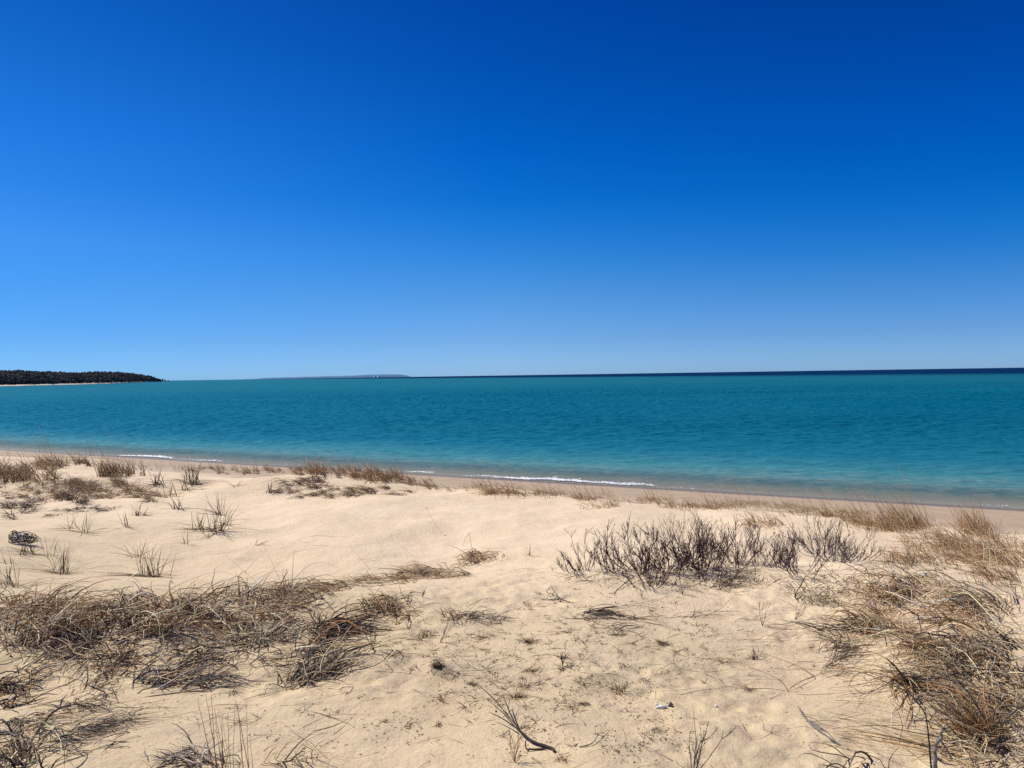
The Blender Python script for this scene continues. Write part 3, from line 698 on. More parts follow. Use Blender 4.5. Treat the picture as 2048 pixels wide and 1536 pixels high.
# --- far crest, left mounds
RU = dict(pal=(TAN, RUST, BROWN, OLIVE, STRAW), w=(3, 2, 2.4, 1, 1.2))
clump('grass_clump', 'tall rust clump on the mound nearest the left edge of the beach', 'grass clump',
      [(20, 945, 60, 12), (45, 958, 60, 12)], 620, L=(0.14, 0.42), pitch=(0.4, 1.3), droop=0.20, head=2.6, spread=1.2, lay=0.08, seed=50, r=.0034, stalks=(14, (0.6, 1.1), 2.7, TAN), **RU)
clump('grass_clump', 'thick golden clump capping a small mound right above the beach', 'grass clump',
      [(105, 932, 30, 7), (145, 929, 34, 6)], 460, L=(0.14, 0.42), pitch=(0.4, 1.3), droop=0.22, head=2.6, spread=1.0, lay=0.08, seed=51, r=.0034, stalks=(10, (0.6, 1.1), 2.7, TAN), **RU)
clump('grass_clump', 'upright brown clump at the back edge of the big grassy mound', 'grass clump',
      [(232, 950, 40, 6)], 330, L=(0.2, 0.5), pitch=(0.6, 1.4), droop=0.08, head=2.6, spread=1.0, lay=0.05, seed=52, r=.0030, stalks=(12, (0.6, 1.2), 2.7, TAN), **RU)
clump('grass_mat', 'wide sparse brown grass covering the big sand mound by the beach', 'beach grass',
      [(240, 975, 50, 14), (190, 985, 50, 14), (290, 990, 25, 8), (150, 975, 40, 12), (60, 985, 60, 16, .7), (310, 998, 30, 8)], 1250, L=(0.15, 0.4), pitch=(-0.1, 0.9), droop=0.25, head=2.8, spread=1.5,
      pal=(TAN, BROWN, DARK, OLIVE, GREY), w=(3.5, 3.2, 1.4, 1.0, 2), lay=0.06, kind='stuff', seed=53, r=.0026)
clump('grass_clump', 'dark dense clump on the shaded edge of the big grassy mound', 'grass clump',
      [(150, 1003, 16, 6), (140, 998, 25, 6)], 150, L=(0.15, 0.35), pitch=(0.2, 1.2), droop=0.2, pal=(BROWN, DARK, BLACKISH, TAN), w=(2, 3, 2, 1), lay=0.06, seed=54, r=.0026)
clump('grass_clump', 'dark brushy clump on the low hump at the left edge behind bare sand', 'grass clump',
      [(40, 1018, 25, 8), (10, 1030, 25, 7), (75, 1005, 15, 7)], 230, L=(0.14, 0.36), pitch=(0.0, 1.0), droop=0.25, pal=(BROWN, DARK, BLACKISH, GREY), w=(2, 3, 2, 2), lay=0.06, seed=55, r=.0024)
clump('grass_clump', 'thin dark fringe of short dead blades poking from the bank face', 'grass clump',
      [(120, 1025, 30, 8), (190, 1015, 45, 6)], 160, L=(0.06, 0.18), pitch=(-0.2, 0.5), droop=0.1, pal=(DARK, BLACKISH, GREY), w=(3, 2, 2), lay=0.03, seed=56, r=.0022)
# mid mound
clump('grass_clump', 'bushy brown crown of grass on top of the middle mound', 'grass clump',
      [(660, 945, 40, 6), (710, 948, 36, 9), (755, 952, 36, 10), (800, 960, 34, 8)], 1100, L=(0.2, 0.5), pitch=(0.3, 1.3), droop=0.2, head=2.7, spread=1.1, lay=0.08, seed=57, r=.0032, stalks=(18, (0.6, 1.15), 2.7, BROWN), **RU)
clump('grass_clump', 'thin brown grass tailing down the beach side of the middle mound', 'grass clump',
      [(840, 968, 30, 6), (865, 975, 12, 5)], 230, L=(0.15, 0.38), pitch=(0.1, 1.1), droop=0.2, head=2.7, spread=1.2, lay=0.05, seed=58, r=.0028, **RU)
clump('grass_mat', 'sparse fallen grey grass over the near slope of the middle mound', 'beach grass',
      [(610, 968, 50, 16), (580, 990, 40, 10), (680, 985, 60, 14), (770, 985, 60, 8)], 560, L=(0.15, 0.42), pitch=(-0.2, 0.6), droop=0.2, head=3.5, spread=0.9,
      pal=(TAN, GREY, DARK, BROWN), w=(2, 2, 2, 2), lay=0.04, kind='stuff', seed=59, r=.0030)
clump('grass_mat', 'low row of brown grass along the dune edge between the two mounds', 'beach grass',
      [(480, 946, 50, 4), (560, 943, 60, 4), (640, 942, 50, 5), (410, 940, 50, 3, .6)], 1100, L=(0.18, 0.42), pitch=(0.3, 1.3), droop=0.15, head=2.7, spread=1.1, lay=0.05, kind='stuff', seed=60, r=.0030, stalks=(26, (0.55, 1.1), 2.7, TAN), **RU)
# crest tufts toward the right
clump('grass_fringe', 'thin broken fringe of pale straw blades running along the whole dune edge', 'beach grass',
      [(960, 980, 90, 3), (1120, 992, 90, 4), (1260, 1004, 80, 4), (1400, 1014, 90, 6), (1530, 1016, 90, 6), (1650, 1028, 70, 6), (1790, 1056, 80, 8), (300, 938, 120, 4), (420, 940, 70, 4)], 1300,
      L=(0.10, 0.36), pitch=(0.1, 1.35), droop=0.15, head=2.5, spread=1.2, pal=(STRAW, TAN, BROWN, RUST), w=(3, 3, 2, 1), lay=0.04, kind='stuff', seed=61, r=.0022, tuss=3, jit=.06, stalks=(70, (0.35, 0.95), 2.6, TAN))
CR_T = [(1000, 987, 24, 5, 260, 'fan of golden grass sitting on the dune edge just past the middle mound'),
        (945, 975, 20, 3, 80, 'few thin blades on the dune edge before the golden fan'),
        (1100, 988, 20, 4, 170, 'golden tuft on the dune edge in front of the foam line'),
        (1178, 998, 18, 5, 170, 'low golden tuft leaning over the dune edge behind the first bare shrub'),
        (1212, 1015, 30, 4, 60, 'short sparse blades just below the dune edge behind the shrubs'),
        (1308, 1002, 20, 5, 190, 'rounded golden tuft at the dip of the dune edge against wet sand'),
        (1385, 1012, 25, 5, 120, 'loose straw tuft behind the tallest bare shrub'),
        (1445, 1015, 25, 6, 230, 'straw tuft with tall thin stalks behind the shrub row'),
        (1495, 1008, 28, 5, 170, 'low straw tuft on the dune edge past the tall thin stalks'),
        (1560, 1012, 30, 5, 110, 'scattered straw blades on the dune edge behind the last shrubs'),
        (1615, 1020, 22, 5, 130, 'small brown tuft before the dune edge bends toward the camera'),
        (1690, 1030, 35, 8, 330, 'curly rust tuft at the bend of the dune edge'),
        (1735, 1045, 25, 10, 260, 'tangled rust tuft just past the bend of the dune edge'),
        (1815, 1052, 25, 12, 330, 'tall olive gold fan of grass leaning over the beach'),
        (1780, 1058, 40, 8, 160, 'low straw grass around the foot of the olive gold fan'),
        (1955, 1065, 18, 10, 240, 'tall narrow olive tuft nearest the wet sand'),
        (1530, 1050, 22, 8, 90, 'isolated wiry brown tuft on bare sand behind the shrub row')]
for k, (cx, cy, rx, ry, n, lb) in enumerate(CR_T):
    big = k in (13, 15)
    st = (8, (0.4, 0.9), 2.5, TAN) if n >= 150 else None
    clump('grass_tuft', lb, 'grass tuft', [(cx, cy, rx * 1.5, ry * 0.8)], n, L=(0.10, 0.34) if not big else (0.18, 0.42), pitch=(0.1, 1.25) if not big else (0.9, 1.4), droop=0.2 if not big else 0.08,
          head=2.4, spread=1.2 if not big else .5, lay=0.04, seed=70 + k, tuss=6, jit=.05, r=.0024, group='tufts along the dune edge', pal=(STRAW, TAN, BROWN, RUST), w=(3, 3, 2, 1), stalks=st)

# --- isolated tufts on the open sand   px, py, height px, n, label
TUFTS = [(300, 1152, 62, 34, 'fullest upright green brown tuft on the open sand with laid blades beside it'),
         (122, 1148, 52, 24, 'upright olive tuft with dark centre and long blades lying both ways'),
         (24, 1170, 46, 20, 'small reddish tuft with one tall spike near the left edge'),
         (98, 1112, 40, 7, 'three-spiked dark tuft on bare sand just past the black debris'),
         (276, 1113, 40, 8, 'narrow twin-bladed tuft standing behind the fullest tuft'),
         (22, 1128, 30, 3, 'single dark spike near the left edge below the black debris'),
         (47, 1110, 26, 7, 'short dark sprout directly below the black debris'),
         (62, 1106, 24, 12, 'small curled dark sprout touching the black debris'),
         (145, 1056, 34, 6, 'pair of stiff spikes on bare sand in front of the mound bank'),
         (170, 1066, 34, 9, 'leaning spikes with shadowlike blades lying beside the stiff pair'),
         (250, 1053, 36, 7, 'dark-topped short sprig in front of the big mound'),
         (278, 1030, 28, 12, 'pale fine sprig at the foot of the big mound'),
         (432, 1062, 55, 26, 'widest sparse tuft of thin green blades in the sandy hollow'),
         (400, 1058, 38, 14, 'thin leaning blades beside the widest sparse tuft'),
         (372, 1088, 26, 4, 'two short crossed blades in the hollow'),
         (455, 1050, 30, 6, 'stray thin blades past the widest sparse tuft'),
         (440, 1030, 46, 12, 'faint upright blades behind the widest sparse tuft'),
         (355, 1018, 30, 10, 'low sprigs between the big mound and the hollow'),
         (345, 992, 32, 8, 'dark sprig at the tail of the big grassy mound'),
         (318, 970, 34, 18, 'fine pale tuft on the slope behind the big mound'),
         (388, 968, 40, 34, 'dense fine pale tuft on the slope near the dune edge'),
         (372, 980, 34, 12, 'short blades at the foot of the dense pale tuft'),
         (515, 1090, 22, 4, 'small bent blades alone in the hollow near a long runner'),
         (470, 972, 20, 5, 'tiny blade pair on smooth sand below the dune edge'),
         (540, 985, 26, 10, 'sparse sprig where the middle mound begins'),
         (1055, 1112, 30, 3, 'thin upright stub beside a short stick past the ridge curl'),
         (1240, 1383, 30, 22, 'pale spidery sprig with thin rays below the shrubs'),
         (985, 1365, 30, 5, 'slim single spike on the disturbed sand'),
         (945, 1370, 14, 26, 'dry crumbled knot of rusty bits on the disturbed sand'),
         (1050, 1375, 26, 22, 'dark weedy sprig with arched side blades'),
         (1035, 1395, 22, 26, 'dark flat sprig with thin rays beyond the forked branch'),
         (1065, 1342, 16, 14, 'tiny brown budded sprig in the middle of the disturbed sand'),
         (1058, 1285, 20, 40, 'low dusty grey tuft lying along the sand above the sprigs'),
         (850, 1275, 26, 26, 'dark rooted sprig under the end of the bank'),
         (1325, 1288, 16, 34, 'flat dark wisp on smooth sand above the pale sprig'),
         (1240, 1270, 18, 20, 'faint grey wisp beside the wiry stems'),
         (1510, 1318, 24, 16, 'reddish spidery sprig on smooth sand left of the big mat'),
         (1495, 1380, 18, 18, 'small dark star-shaped sprig on smooth sand'),
         (1445, 1325, 14, 12, 'tiny pale sprig lying on smooth sand above the pebble'),
         (1537, 1462, 26, 4, 'short lone spike on the rippled sand beside the weathered stick'),
         (790, 1310, 20, 24, 'scruffy flat sprig beside the forked upright twig'),
         (885, 1400, 16, 16, 'faded fine sprig on sand left of the forked branch'),
         (880, 1450, 12, 12, 'tiny brown crumb sprig left of the forked branch'),
         (1170, 1410, 12, 24, 'dark crumbly patch of dry bits on the sand'),
         (1120, 1520, 20, 14, 'thin dark sprig at the bottom of the sand past the branch'),
         (1820, 1130, 34, 16, 'curved little tuft standing apart behind the straw mat'),
         (1785, 1125, 30, 14, 'green brown arched tuft on bare sand behind the straw mat')]
for k, (px, py, hp, n, lb) in enumerate(TUFTS):
    rs = np.random.RandomState(300 + k)
    p = at(px, py); D = math.hypot(p[0], p[1]); h = hp * D / F
    n = int(n * 1.7); n1 = max(3, int(n * 0.5)); n2 = n - n1
    j = 0.10 * h + 0.01
    if n > 25: j = 0.12 * h + .01
    def P(nn, s):
        q = np.repeat(p[None], nn, 0); q[:, :2] += rs.randn(nn, 2) * s; q[:, 2] = terrain(q[:, 0], q[:, 1]) - 0.003; return q
    flat = hp <= 22
    w_ = 0.0013 * max(1.0, D / 4.5)
    pal, ww = ((OLIVE, TAN, DARK), (3, 2, 1.5)) if py < 1180 else ((DARK, TAN, BROWN, GREY), (3, 2, 1.5, 1))
    g1 = blades(P(n1, j), rs.uniform(0.6, 1.1, n1) * h, rs.rand(n1) * 6.28, rs.uniform(*((0.1, 0.9) if flat else (1.0, 1.5)), n1), 0.06, 0, w_ * rs.uniform(.8, 1.6, n1), pick(n1, pal, ww, rs), rs, K=6, lay=.01, wander=.06)
    g2 = blades(P(n2, j), rs.uniform(0.5, 1.9, n2) * h, rs.choice([0, math.pi], n2) + rs.randn(n2) * 0.6, rs.uniform(-.1, .6, n2), 0.15, 0, w_ * rs.uniform(.5, 1.1, n2), pick(n2, (TAN, DARK, GREY, BROWN), (2, 2, 2, 1), rs), rs, K=7, lay=.01, wander=.12)
    put('grass_tuft' if 'sprig' not in lb else 'sprig', join([g1, g2]), GRASS, origin=p)
    props(bpy.context.scene.collection.objects[-1], lb, 'grass tuft' if 'sprig' not in lb else 'sprig', 'tufts and sprigs on the open sand')

# ------------------------------------------------------------------ long single stems (base px, tip px, height factor)
def curve_pts(p0, p1, sag, side, K=12, wob=0.0, rs=R):
    t = np.linspace(0, 1, K)[:, None]
    P = p0[None] * (1 - t) + p1[None] * t
    d = p1 - p0; n = np.array([-d[1], d[0], 0.0]); n /= max(np.linalg.norm(n), 1e-6)
    P += n[None] * side * 4 * t * (1 - t) + np.array([0, 0, 1.0])[None] * sag * 4 * t * (1 - t)
    P[1:-1] += rs.randn(K - 2, 3) * wob
    return P

def stand_tip(p0, px, py):
    """a point above the ground where the ray of the pixel passes the plant's own distance"""
    d = rays(px, py)[0]; D = math.hypot(p0[0], p0[1]); d = d / math.hypot(d[0], d[1])
    return np.array([d[0] * D, d[1] * D, CAM_Z + d[2] * D])

STEMS = [((458, 1180), (543, 1088), 0.0015, TAN, 'long thin straw leaning over the hollow behind the bank'),
         ((520, 1172), (440, 1102), 0.0013, TAN, 'long thin straw crossing the leaning one behind the bank'),
         ((560, 1160), (523, 1084), 0.0013, DARK, 'thin arched stem rising behind the end of the bank'),
         ((582, 1195), (588, 1104), 0.0030, DARK, 'thick dark upright stem standing in the bank'),
         ((567, 1198), (566, 1132), 0.0028, DARK, 'shorter dark upright stem beside the thick one'),
         ((605, 1180), (610, 1128), 0.0015, GREY, 'slim grey stem at the thin end of the bank'),
         ((790, 1205), (692, 1082), 0.0014, TAN, 'very long thin stem bending out over smooth sand'),
         ((825, 1112), (783, 1080), 0.0011, TAN, 'short faint straw lying aslant in the smooth hollow'),
         ((490, 1205), (496, 1150), 0.0022, DARK, 'short dark stem poking up from the bank crest'),
         ((345, 1165), (338, 1150), 0.0018, DARK, 'stubby dark stem on the ridge before the bank'),
         ((1460, 1075), (1372, 1020), 0.0016, TAN, 'long stem lying along the sand behind the tallest shrub'),
         ((940, 1330), (905, 1298), 0.0013, DARK, 'thin bare stem lying beside the brown pine-cone like ball'),
         ((1960, 1310), (2010, 1235), 0.0022, DARK, 'dark twig standing out of the tangled grass'),
         ((95, 1200), (106, 1152), 0.0024, DARK, 'forked dark stem at the back of the bank')]
for k, (a, b_, r, c, lb) in enumerate(STEMS):
    rs = np.random.RandomState(500 + k)
    p0 = at(*a); p1 = stand_tip(p0, *b_)
    P = curve_pts(p0, p1, 0.01, rs.randn() * 0.03, K=10, wob=0.002, rs=rs)
    o = put('dry_reed', tubes(P[None], (r * (1 - 0.75 * np.linspace(0, 1, 10)))[None], np.array([c]), 5), GRASS, origin=p0)
    props(o, lb, 'stem', 'bare stems standing in the sand')

# broken reed (inverted V)
p0 = at(950, 1128); t1 = stand_tip(p0, 938, 1065); t2 = t1 + (stand_tip(p0, 925, 1092) - t1)
geo = tubes(np.stack([curve_pts(p0, t1, 0, .01), curve_pts(t1, t2, .01, 0)]), np.array([[.002] * 12, [.0014] * 12]), np.array([DARK, DARK]), 5)
props(put('broken_reed', geo, GRASS, origin=p0), 'snapped reed folded into an upside down V above the ridge curl', 'reed')
p0 = at(880, 1062); t1 = stand_tip(p0, 853, 1018)
hd = blades(np.repeat(t1[None], 10, 0), 0.05, np.random.RandomState(1).rand(10) * 6.28, 0.8, .1, 0, .0022, pick(10, (PALE, TAN), (1, 1), R), R, K=4, ground=False)
e = empty('seed_stalk', p0); props(e, 'curved pale stalk with a fluffy seed head in the smooth hollow', 'stalk')
put('stem', tubes(curve_pts(p0, t1, 0, .03)[None], np.full((1, 12), .0016), np.array([TAN]), 5), GRASS, e); put('seed_head', hd, GRASS, e)

# tall reddish stems at the bottom
def tall_stems():
    base = march([455], [1600])[0]
    e = empty('tall_reed', base); props(e, 'group of tall thin reddish stems rising from below the picture', 'reeds')
    rs = np.random.RandomState(61)
    tips = [(395, 1395, 440), (412, 1388, 442), (422, 1380, 445), (428, 1415, 450), (436, 1420, 452), (444, 1424, 452), (455, 1425, 462), (470, 1396, 470), (472, 1400, 495), (476, 1412, 500), (492, 1398, 500), (478, 1440, 488),
            (500, 1465, 515), (446, 1440, 455), (430, 1440, 447)]
    for tx, ty, bx in tips:
        p0 = march([bx + rs.randn() * 5], [1580 + rs.randn() * 14])[0]
        p1 = stand_tip(p0, tx, ty)
        P = curve_pts(p0, p1, 0.0, rs.uniform(0.0, 0.018), K=12, wob=0.0008, rs=rs)
        c = np.array([RUST]) * rs.uniform(0.45, 1.0)
        put('stem', tubes(P[None], (rs.uniform(.0014, .0024) * (1 - 0.7 * np.linspace(0, 1, 12)))[None], c, 5), GRASS, e)
tall_stems()

# bent tall stem + gnarled root + white straw at the right
def poly_stick(name, lb, cat, pxs, rads, col, material=BARK, rise=None, sides=7, K=None, knots=0.0, extra=None, seed=0, parts=None):
    """a stick through ground points under the listed pixels, each lifted by rise"""
    rs = np.random.RandomState(800 + seed)
    def path(pxs, rads, rise):
        W = []
        for i, (x, y) in enumerate(pxs):
            q = at(x, y); up = rise[i] if rise is not None else rads[i]
            W.append(q + np.array([0, 0, up]))
        W = np.array(W); n = len(W); t = np.linspace(0, n - 1, n * 4)
        out = np.zeros((len(t), 3))
        for a in range(3): out[:, a] = np.interp(t, np.arange(n), W[:, a])
        out[1:-1] = (out[:-2] + out[1:-1] * 2 + out[2:]) / 4
        out[1:-1] += rs.randn(len(t) - 2, 3) * knots
        rr = np.interp(t, np.arange(n), rads) * (1 + rs.randn(len(t)) * 0.08)
        rr[0] *= .6; rr[-1] *= .6
        return tubes(out[None], rr[None], np.array([col]), sides)
    g = [path(pxs, rads, rise)]
    for ex in (extra or []): g.append(path(*ex))
    org = at(*pxs[0])
    if parts:
        e = empty(name, org); props(e, lb, cat); put(parts[0], g[0], material, e)
        for x in g[1:]: put(parts[1], x, material, e)
        return e
    o = put(name, join(g), material, origin=org); props(o, lb, cat); return o

GREYW = (0.20, 0.18, 0.165)
poly_stick('fallen_branch', 'dark forked branch with three long prongs lying on the open sand', 'branch',
           [(1110, 1506), (1105, 1500), (1075, 1492), (1050, 1480), (1034, 1464), (1020, 1445), (1006, 1415)], [.008, .0075, .006, .0045, .004, .0032, .0018], DARK,
           rise=[.005, .008, .012, .018, .025, .05, .07],
           extra=[([(1098, 1498), (1065, 1490), (1040, 1472), (1012, 1446), (985, 1420), (950, 1392)], [.006, .0045, .0035, .003, .0026, .0014], [.012, .015, .03, .05, .07, .08]),
                  ([(1032, 1468), (1012, 1455), (995, 1447), (978, 1441)], [.0036, .003, .0026, .0014], [.03, .035, .04, .045]),
                  ([(1092, 1500), (1070, 1501), (1052, 1503), (1051, 1494)], [.0045, .004, .0035, .003], [.006, .006, .01, .03]),
                  ([(1017, 1438), (1020, 1418)], [.002, .001], [.045, .06]),
                  ([(1030, 1460), (1038, 1445), (1037, 1430), (1026, 1418)], [.001, .0008, .0008, .0005], [.03, .04, .05, .05])], seed=1, parts=('main_limb', 'twig'))
poly_stick('driftwood_stick', 'weathered straight grey stick half buried with torn bark on rippled sand', 'stick',
           [(1596, 1420), (1608, 1436), (1622, 1450), (1645, 1468), (1663, 1482), (1682, 1492)], [.0035, .0055, .0075, .007, .006, .004], GREYW, rise=[.02, .008, .005, .004, .004, .002], knots=.0012,
           extra=[([(1614, 1444), (1630, 1452), (1645, 1462)], [.003, .003, .002], [.012, .012, .008]), ([(1640, 1458), (1655, 1468), (1668, 1482)], [.002, .002, .002], [.012, .010, .008])], seed=2, parts=('shaft', 'bark_strip'))
poly_stick('thin_stick', 'short straight thin dark stick lying on plain sand', 'stick', [(1480, 1440), (1491, 1460), (1503, 1480)], [.0016, .0018, .0016], DARK, seed=3)
poly_stick('twig', 'black angular twig lying on bare sand below the first shrub', 'twig',
           [(1082, 1198), (1102, 1201), (1118, 1203), (1136, 1205), (1148, 1207)], [.002, .004, .0045, .004, .002], BLACKISH, rise=[.004, .01, .02, .01, .004], knots=.004,
           extra=[([(1118, 1203), (1105, 1196), (1093, 1192), (1100, 1184)], [.003, .0025, .0022, .003], [.02, .03, .03, .04]), ([(1118, 1203), (1112, 1194), (1101, 1183)], [.003, .0022, .002], [.02, .03, .04]),
                  ([(1118, 1203), (1120, 1205), (1143, 1207)], [.002, .002, .001], [.005, .005, .005])], seed=4)
poly_stick('twig', 'crooked black twig standing on bare sand in front of the last shrubs', 'twig',
           [(1598, 1206), (1588, 1194), (1604, 1176), (1612, 1168), (1632, 1172)], [.004, .0045, .004, .003, .0015], BLACKISH, rise=[.004, .01, .04, .08, .05], extra=[([(1602, 1180), (1592, 1172)], [.002, .001], [.05, .08])], seed=5)
poly_stick('twig', 'slanted dark twig resting on the sand at the foot of the shrub row', 'twig',
           [(1232, 1182), (1245, 1174), (1256, 1168), (1270, 1160)], [.003, .0038, .0035, .0025], DARK, rise=[.004, .015, .03, .04], extra=[([(1232, 1182), (1228, 1190), (1234, 1196)], [.002, .002, .001], [.004, .004, .004])], seed=6)
poly_stick('twig', 'bleached twig with a dark broken end by the bottom sprigs', 'twig',
           [(1158, 1495), (1172, 1494), (1186, 1490), (1196, 1478), (1212, 1462)], [.003, .0035, .003, .0016, .001], GREY, rise=[.004, .006, .01, .02, .02], extra=[([(1190, 1486), (1206, 1492)], [.0014, .001], [.01, .006]), ([(1196, 1476), (1218, 1450)], [.001, .0008], [.02, .03])], seed=7)
poly_stick('twig', 'small pale twig end lying alone on the lower sand', 'twig', [(824, 1470), (832, 1475), (843, 1482)], [.0035, .003, .0015], PALE, seed=8)
poly_stick('long_root', 'long thin dark root lying in a bent line on smooth sand', 'root',
           [(1497, 1334), (1520, 1342), (1545, 1352), (1562, 1362), (1572, 1375), (1578, 1385)], [.001, .0014, .0016, .0018, .002, .0022], DARK, seed=9,
           extra=[([(1578, 1380), (1596, 1372), (1618, 1362), (1630, 1356), (1612, 1344), (1590, 1332), (1555, 1318), (1525, 1308)], [.0018, .0018, .0018, .002, .0016, .0014, .0012, .001], [.004, .02, .02, .01, .01, .01, .008, .004])])
poly_stick('long_root', 'thin grey runner stretched flat over the middle sand toward the shrubs', 'root',
           [(1130, 1238), (1200, 1238), (1270, 1240), (1340, 1236), (1400, 1232), (1440, 1222)], [.003, .0026, .0022, .002, .0016, .001], GREY, seed=10, extra=[([(1190, 1222), (1250, 1216), (1300, 1205), (1345, 1192)], [.003, .0022, .0016, .001], [.02, .02, .01, .005])])
poly_stick('fallen_straw', 'long curved dark straw lying across the sand near the gnarled root', 'straw',
           [(1665, 1458), (1720, 1453), (1790, 1454), (1860, 1463), (1920, 1474)], [.0010, .0014, .0018, .002, .002], BROWN, seed=11, rise=[.003, .004, .01, .02, .02])
poly_stick('fallen_straw', 'long thin straw slanting over the sand below the weathered stick', 'straw',
           [(1750, 1455), (1800, 1492), (1850, 1532), (1890, 1560)], [.0010, .0014, .0016, .0016], TAN, seed=12, rise=[.003, .01, .02, .03])

def seg_plant():
    p0 = march([1868], [1600])[0]
    def tp(x, y, back=0.0):
        d = rays(x, y)[0]; D = math.hypot(p0[0], p0[1]) + back; d = d / math.hypot(d[0], d[1]); return np.array([d[0] * D, d[1] * D, CAM_Z + d[2] * D])
    W = np.array([p0, tp(1862, 1530), tp(1857, 1470), tp(1852, 1432), tp(1838, 1408), tp(1820, 1388)])
    t = np.linspace(0, 5, 21); P = np.stack([np.interp(t, np.arange(6), W[:, a]) for a in range(3)], 1)
    o = put('bent_reed', tubes(P[None], np.interp(t, [0, 5], [.0042, .0014])[None], np.array([BLACKISH]), 7), BARK, origin=p0)
    props(o, 'tall smooth black stem bent over at the top beside the gnarled root', 'stem')
    p0 = march([1868], [1560])[0]
    W = np.array([p0, tp(1872, 1525), tp(1868, 1500), tp(1880, 1480), tp(1884, 1462), tp(1893, 1448)])
    P = np.stack([np.interp(t, np.arange(6), W[:, a]) for a in range(3)], 1); rs = np.random.RandomState(4); P[1:-1] += rs.randn(19, 3) * .003
    q = [tubes(P[None], (np.interp(t, [0, 2.5, 5], [.009, .0075, .0025]) * (1 + rs.randn(21) * .12))[None], np.array([GREYW]), 8)]
    for (a, b2, c2) in (((1880, 1480), (1895, 1500), (1905, 1522)), ((1870, 1515), (1890, 1528), (1910, 1530)), ((1884, 1462), (1896, 1455), (1899, 1452))):
        W = np.array([tp(*a), tp(*b2), tp(*c2)]); tt = np.linspace(0, 2, 8)
        P = np.stack([np.interp(tt, np.arange(3), W[:, k]) for k in range(3)], 1)
        q.append(tubes(P[None], np.interp(tt, [0, 2], [.005, .0018])[None], np.array([GREYW]), 6))
    e = empty('gnarled_root', p0); props(e, 'gnarled grey root sticking up from the bottom grass', 'root')
    put('trunk', q[0], BARK, e)
    for x in q[1:]: put('branch', x, BARK, e)
    p0 = at(1780, 1500)
    pts = [(1766, 1392), (1780, 1420), (1784, 1448), (1782, 1478), (1774, 1505), (1768, 1535)]
    W = np.array([at(*a) for a in pts]); W[:, 2] += [.02, .05, .06, .05, .03, .01]
    P = np.stack([np.interp(t, np.arange(6), W[:, a]) for a in range(3)], 1)
    o = put('pale_straw', tubes(P[None], np.full((1, 21), .0013), np.array([(0.8, 0.72, 0.55)]), 5), GRASS, origin=p0)
    props(o, 'single bleached white straw curving down the sand past the splayed clump', 'straw')
seg_plant()

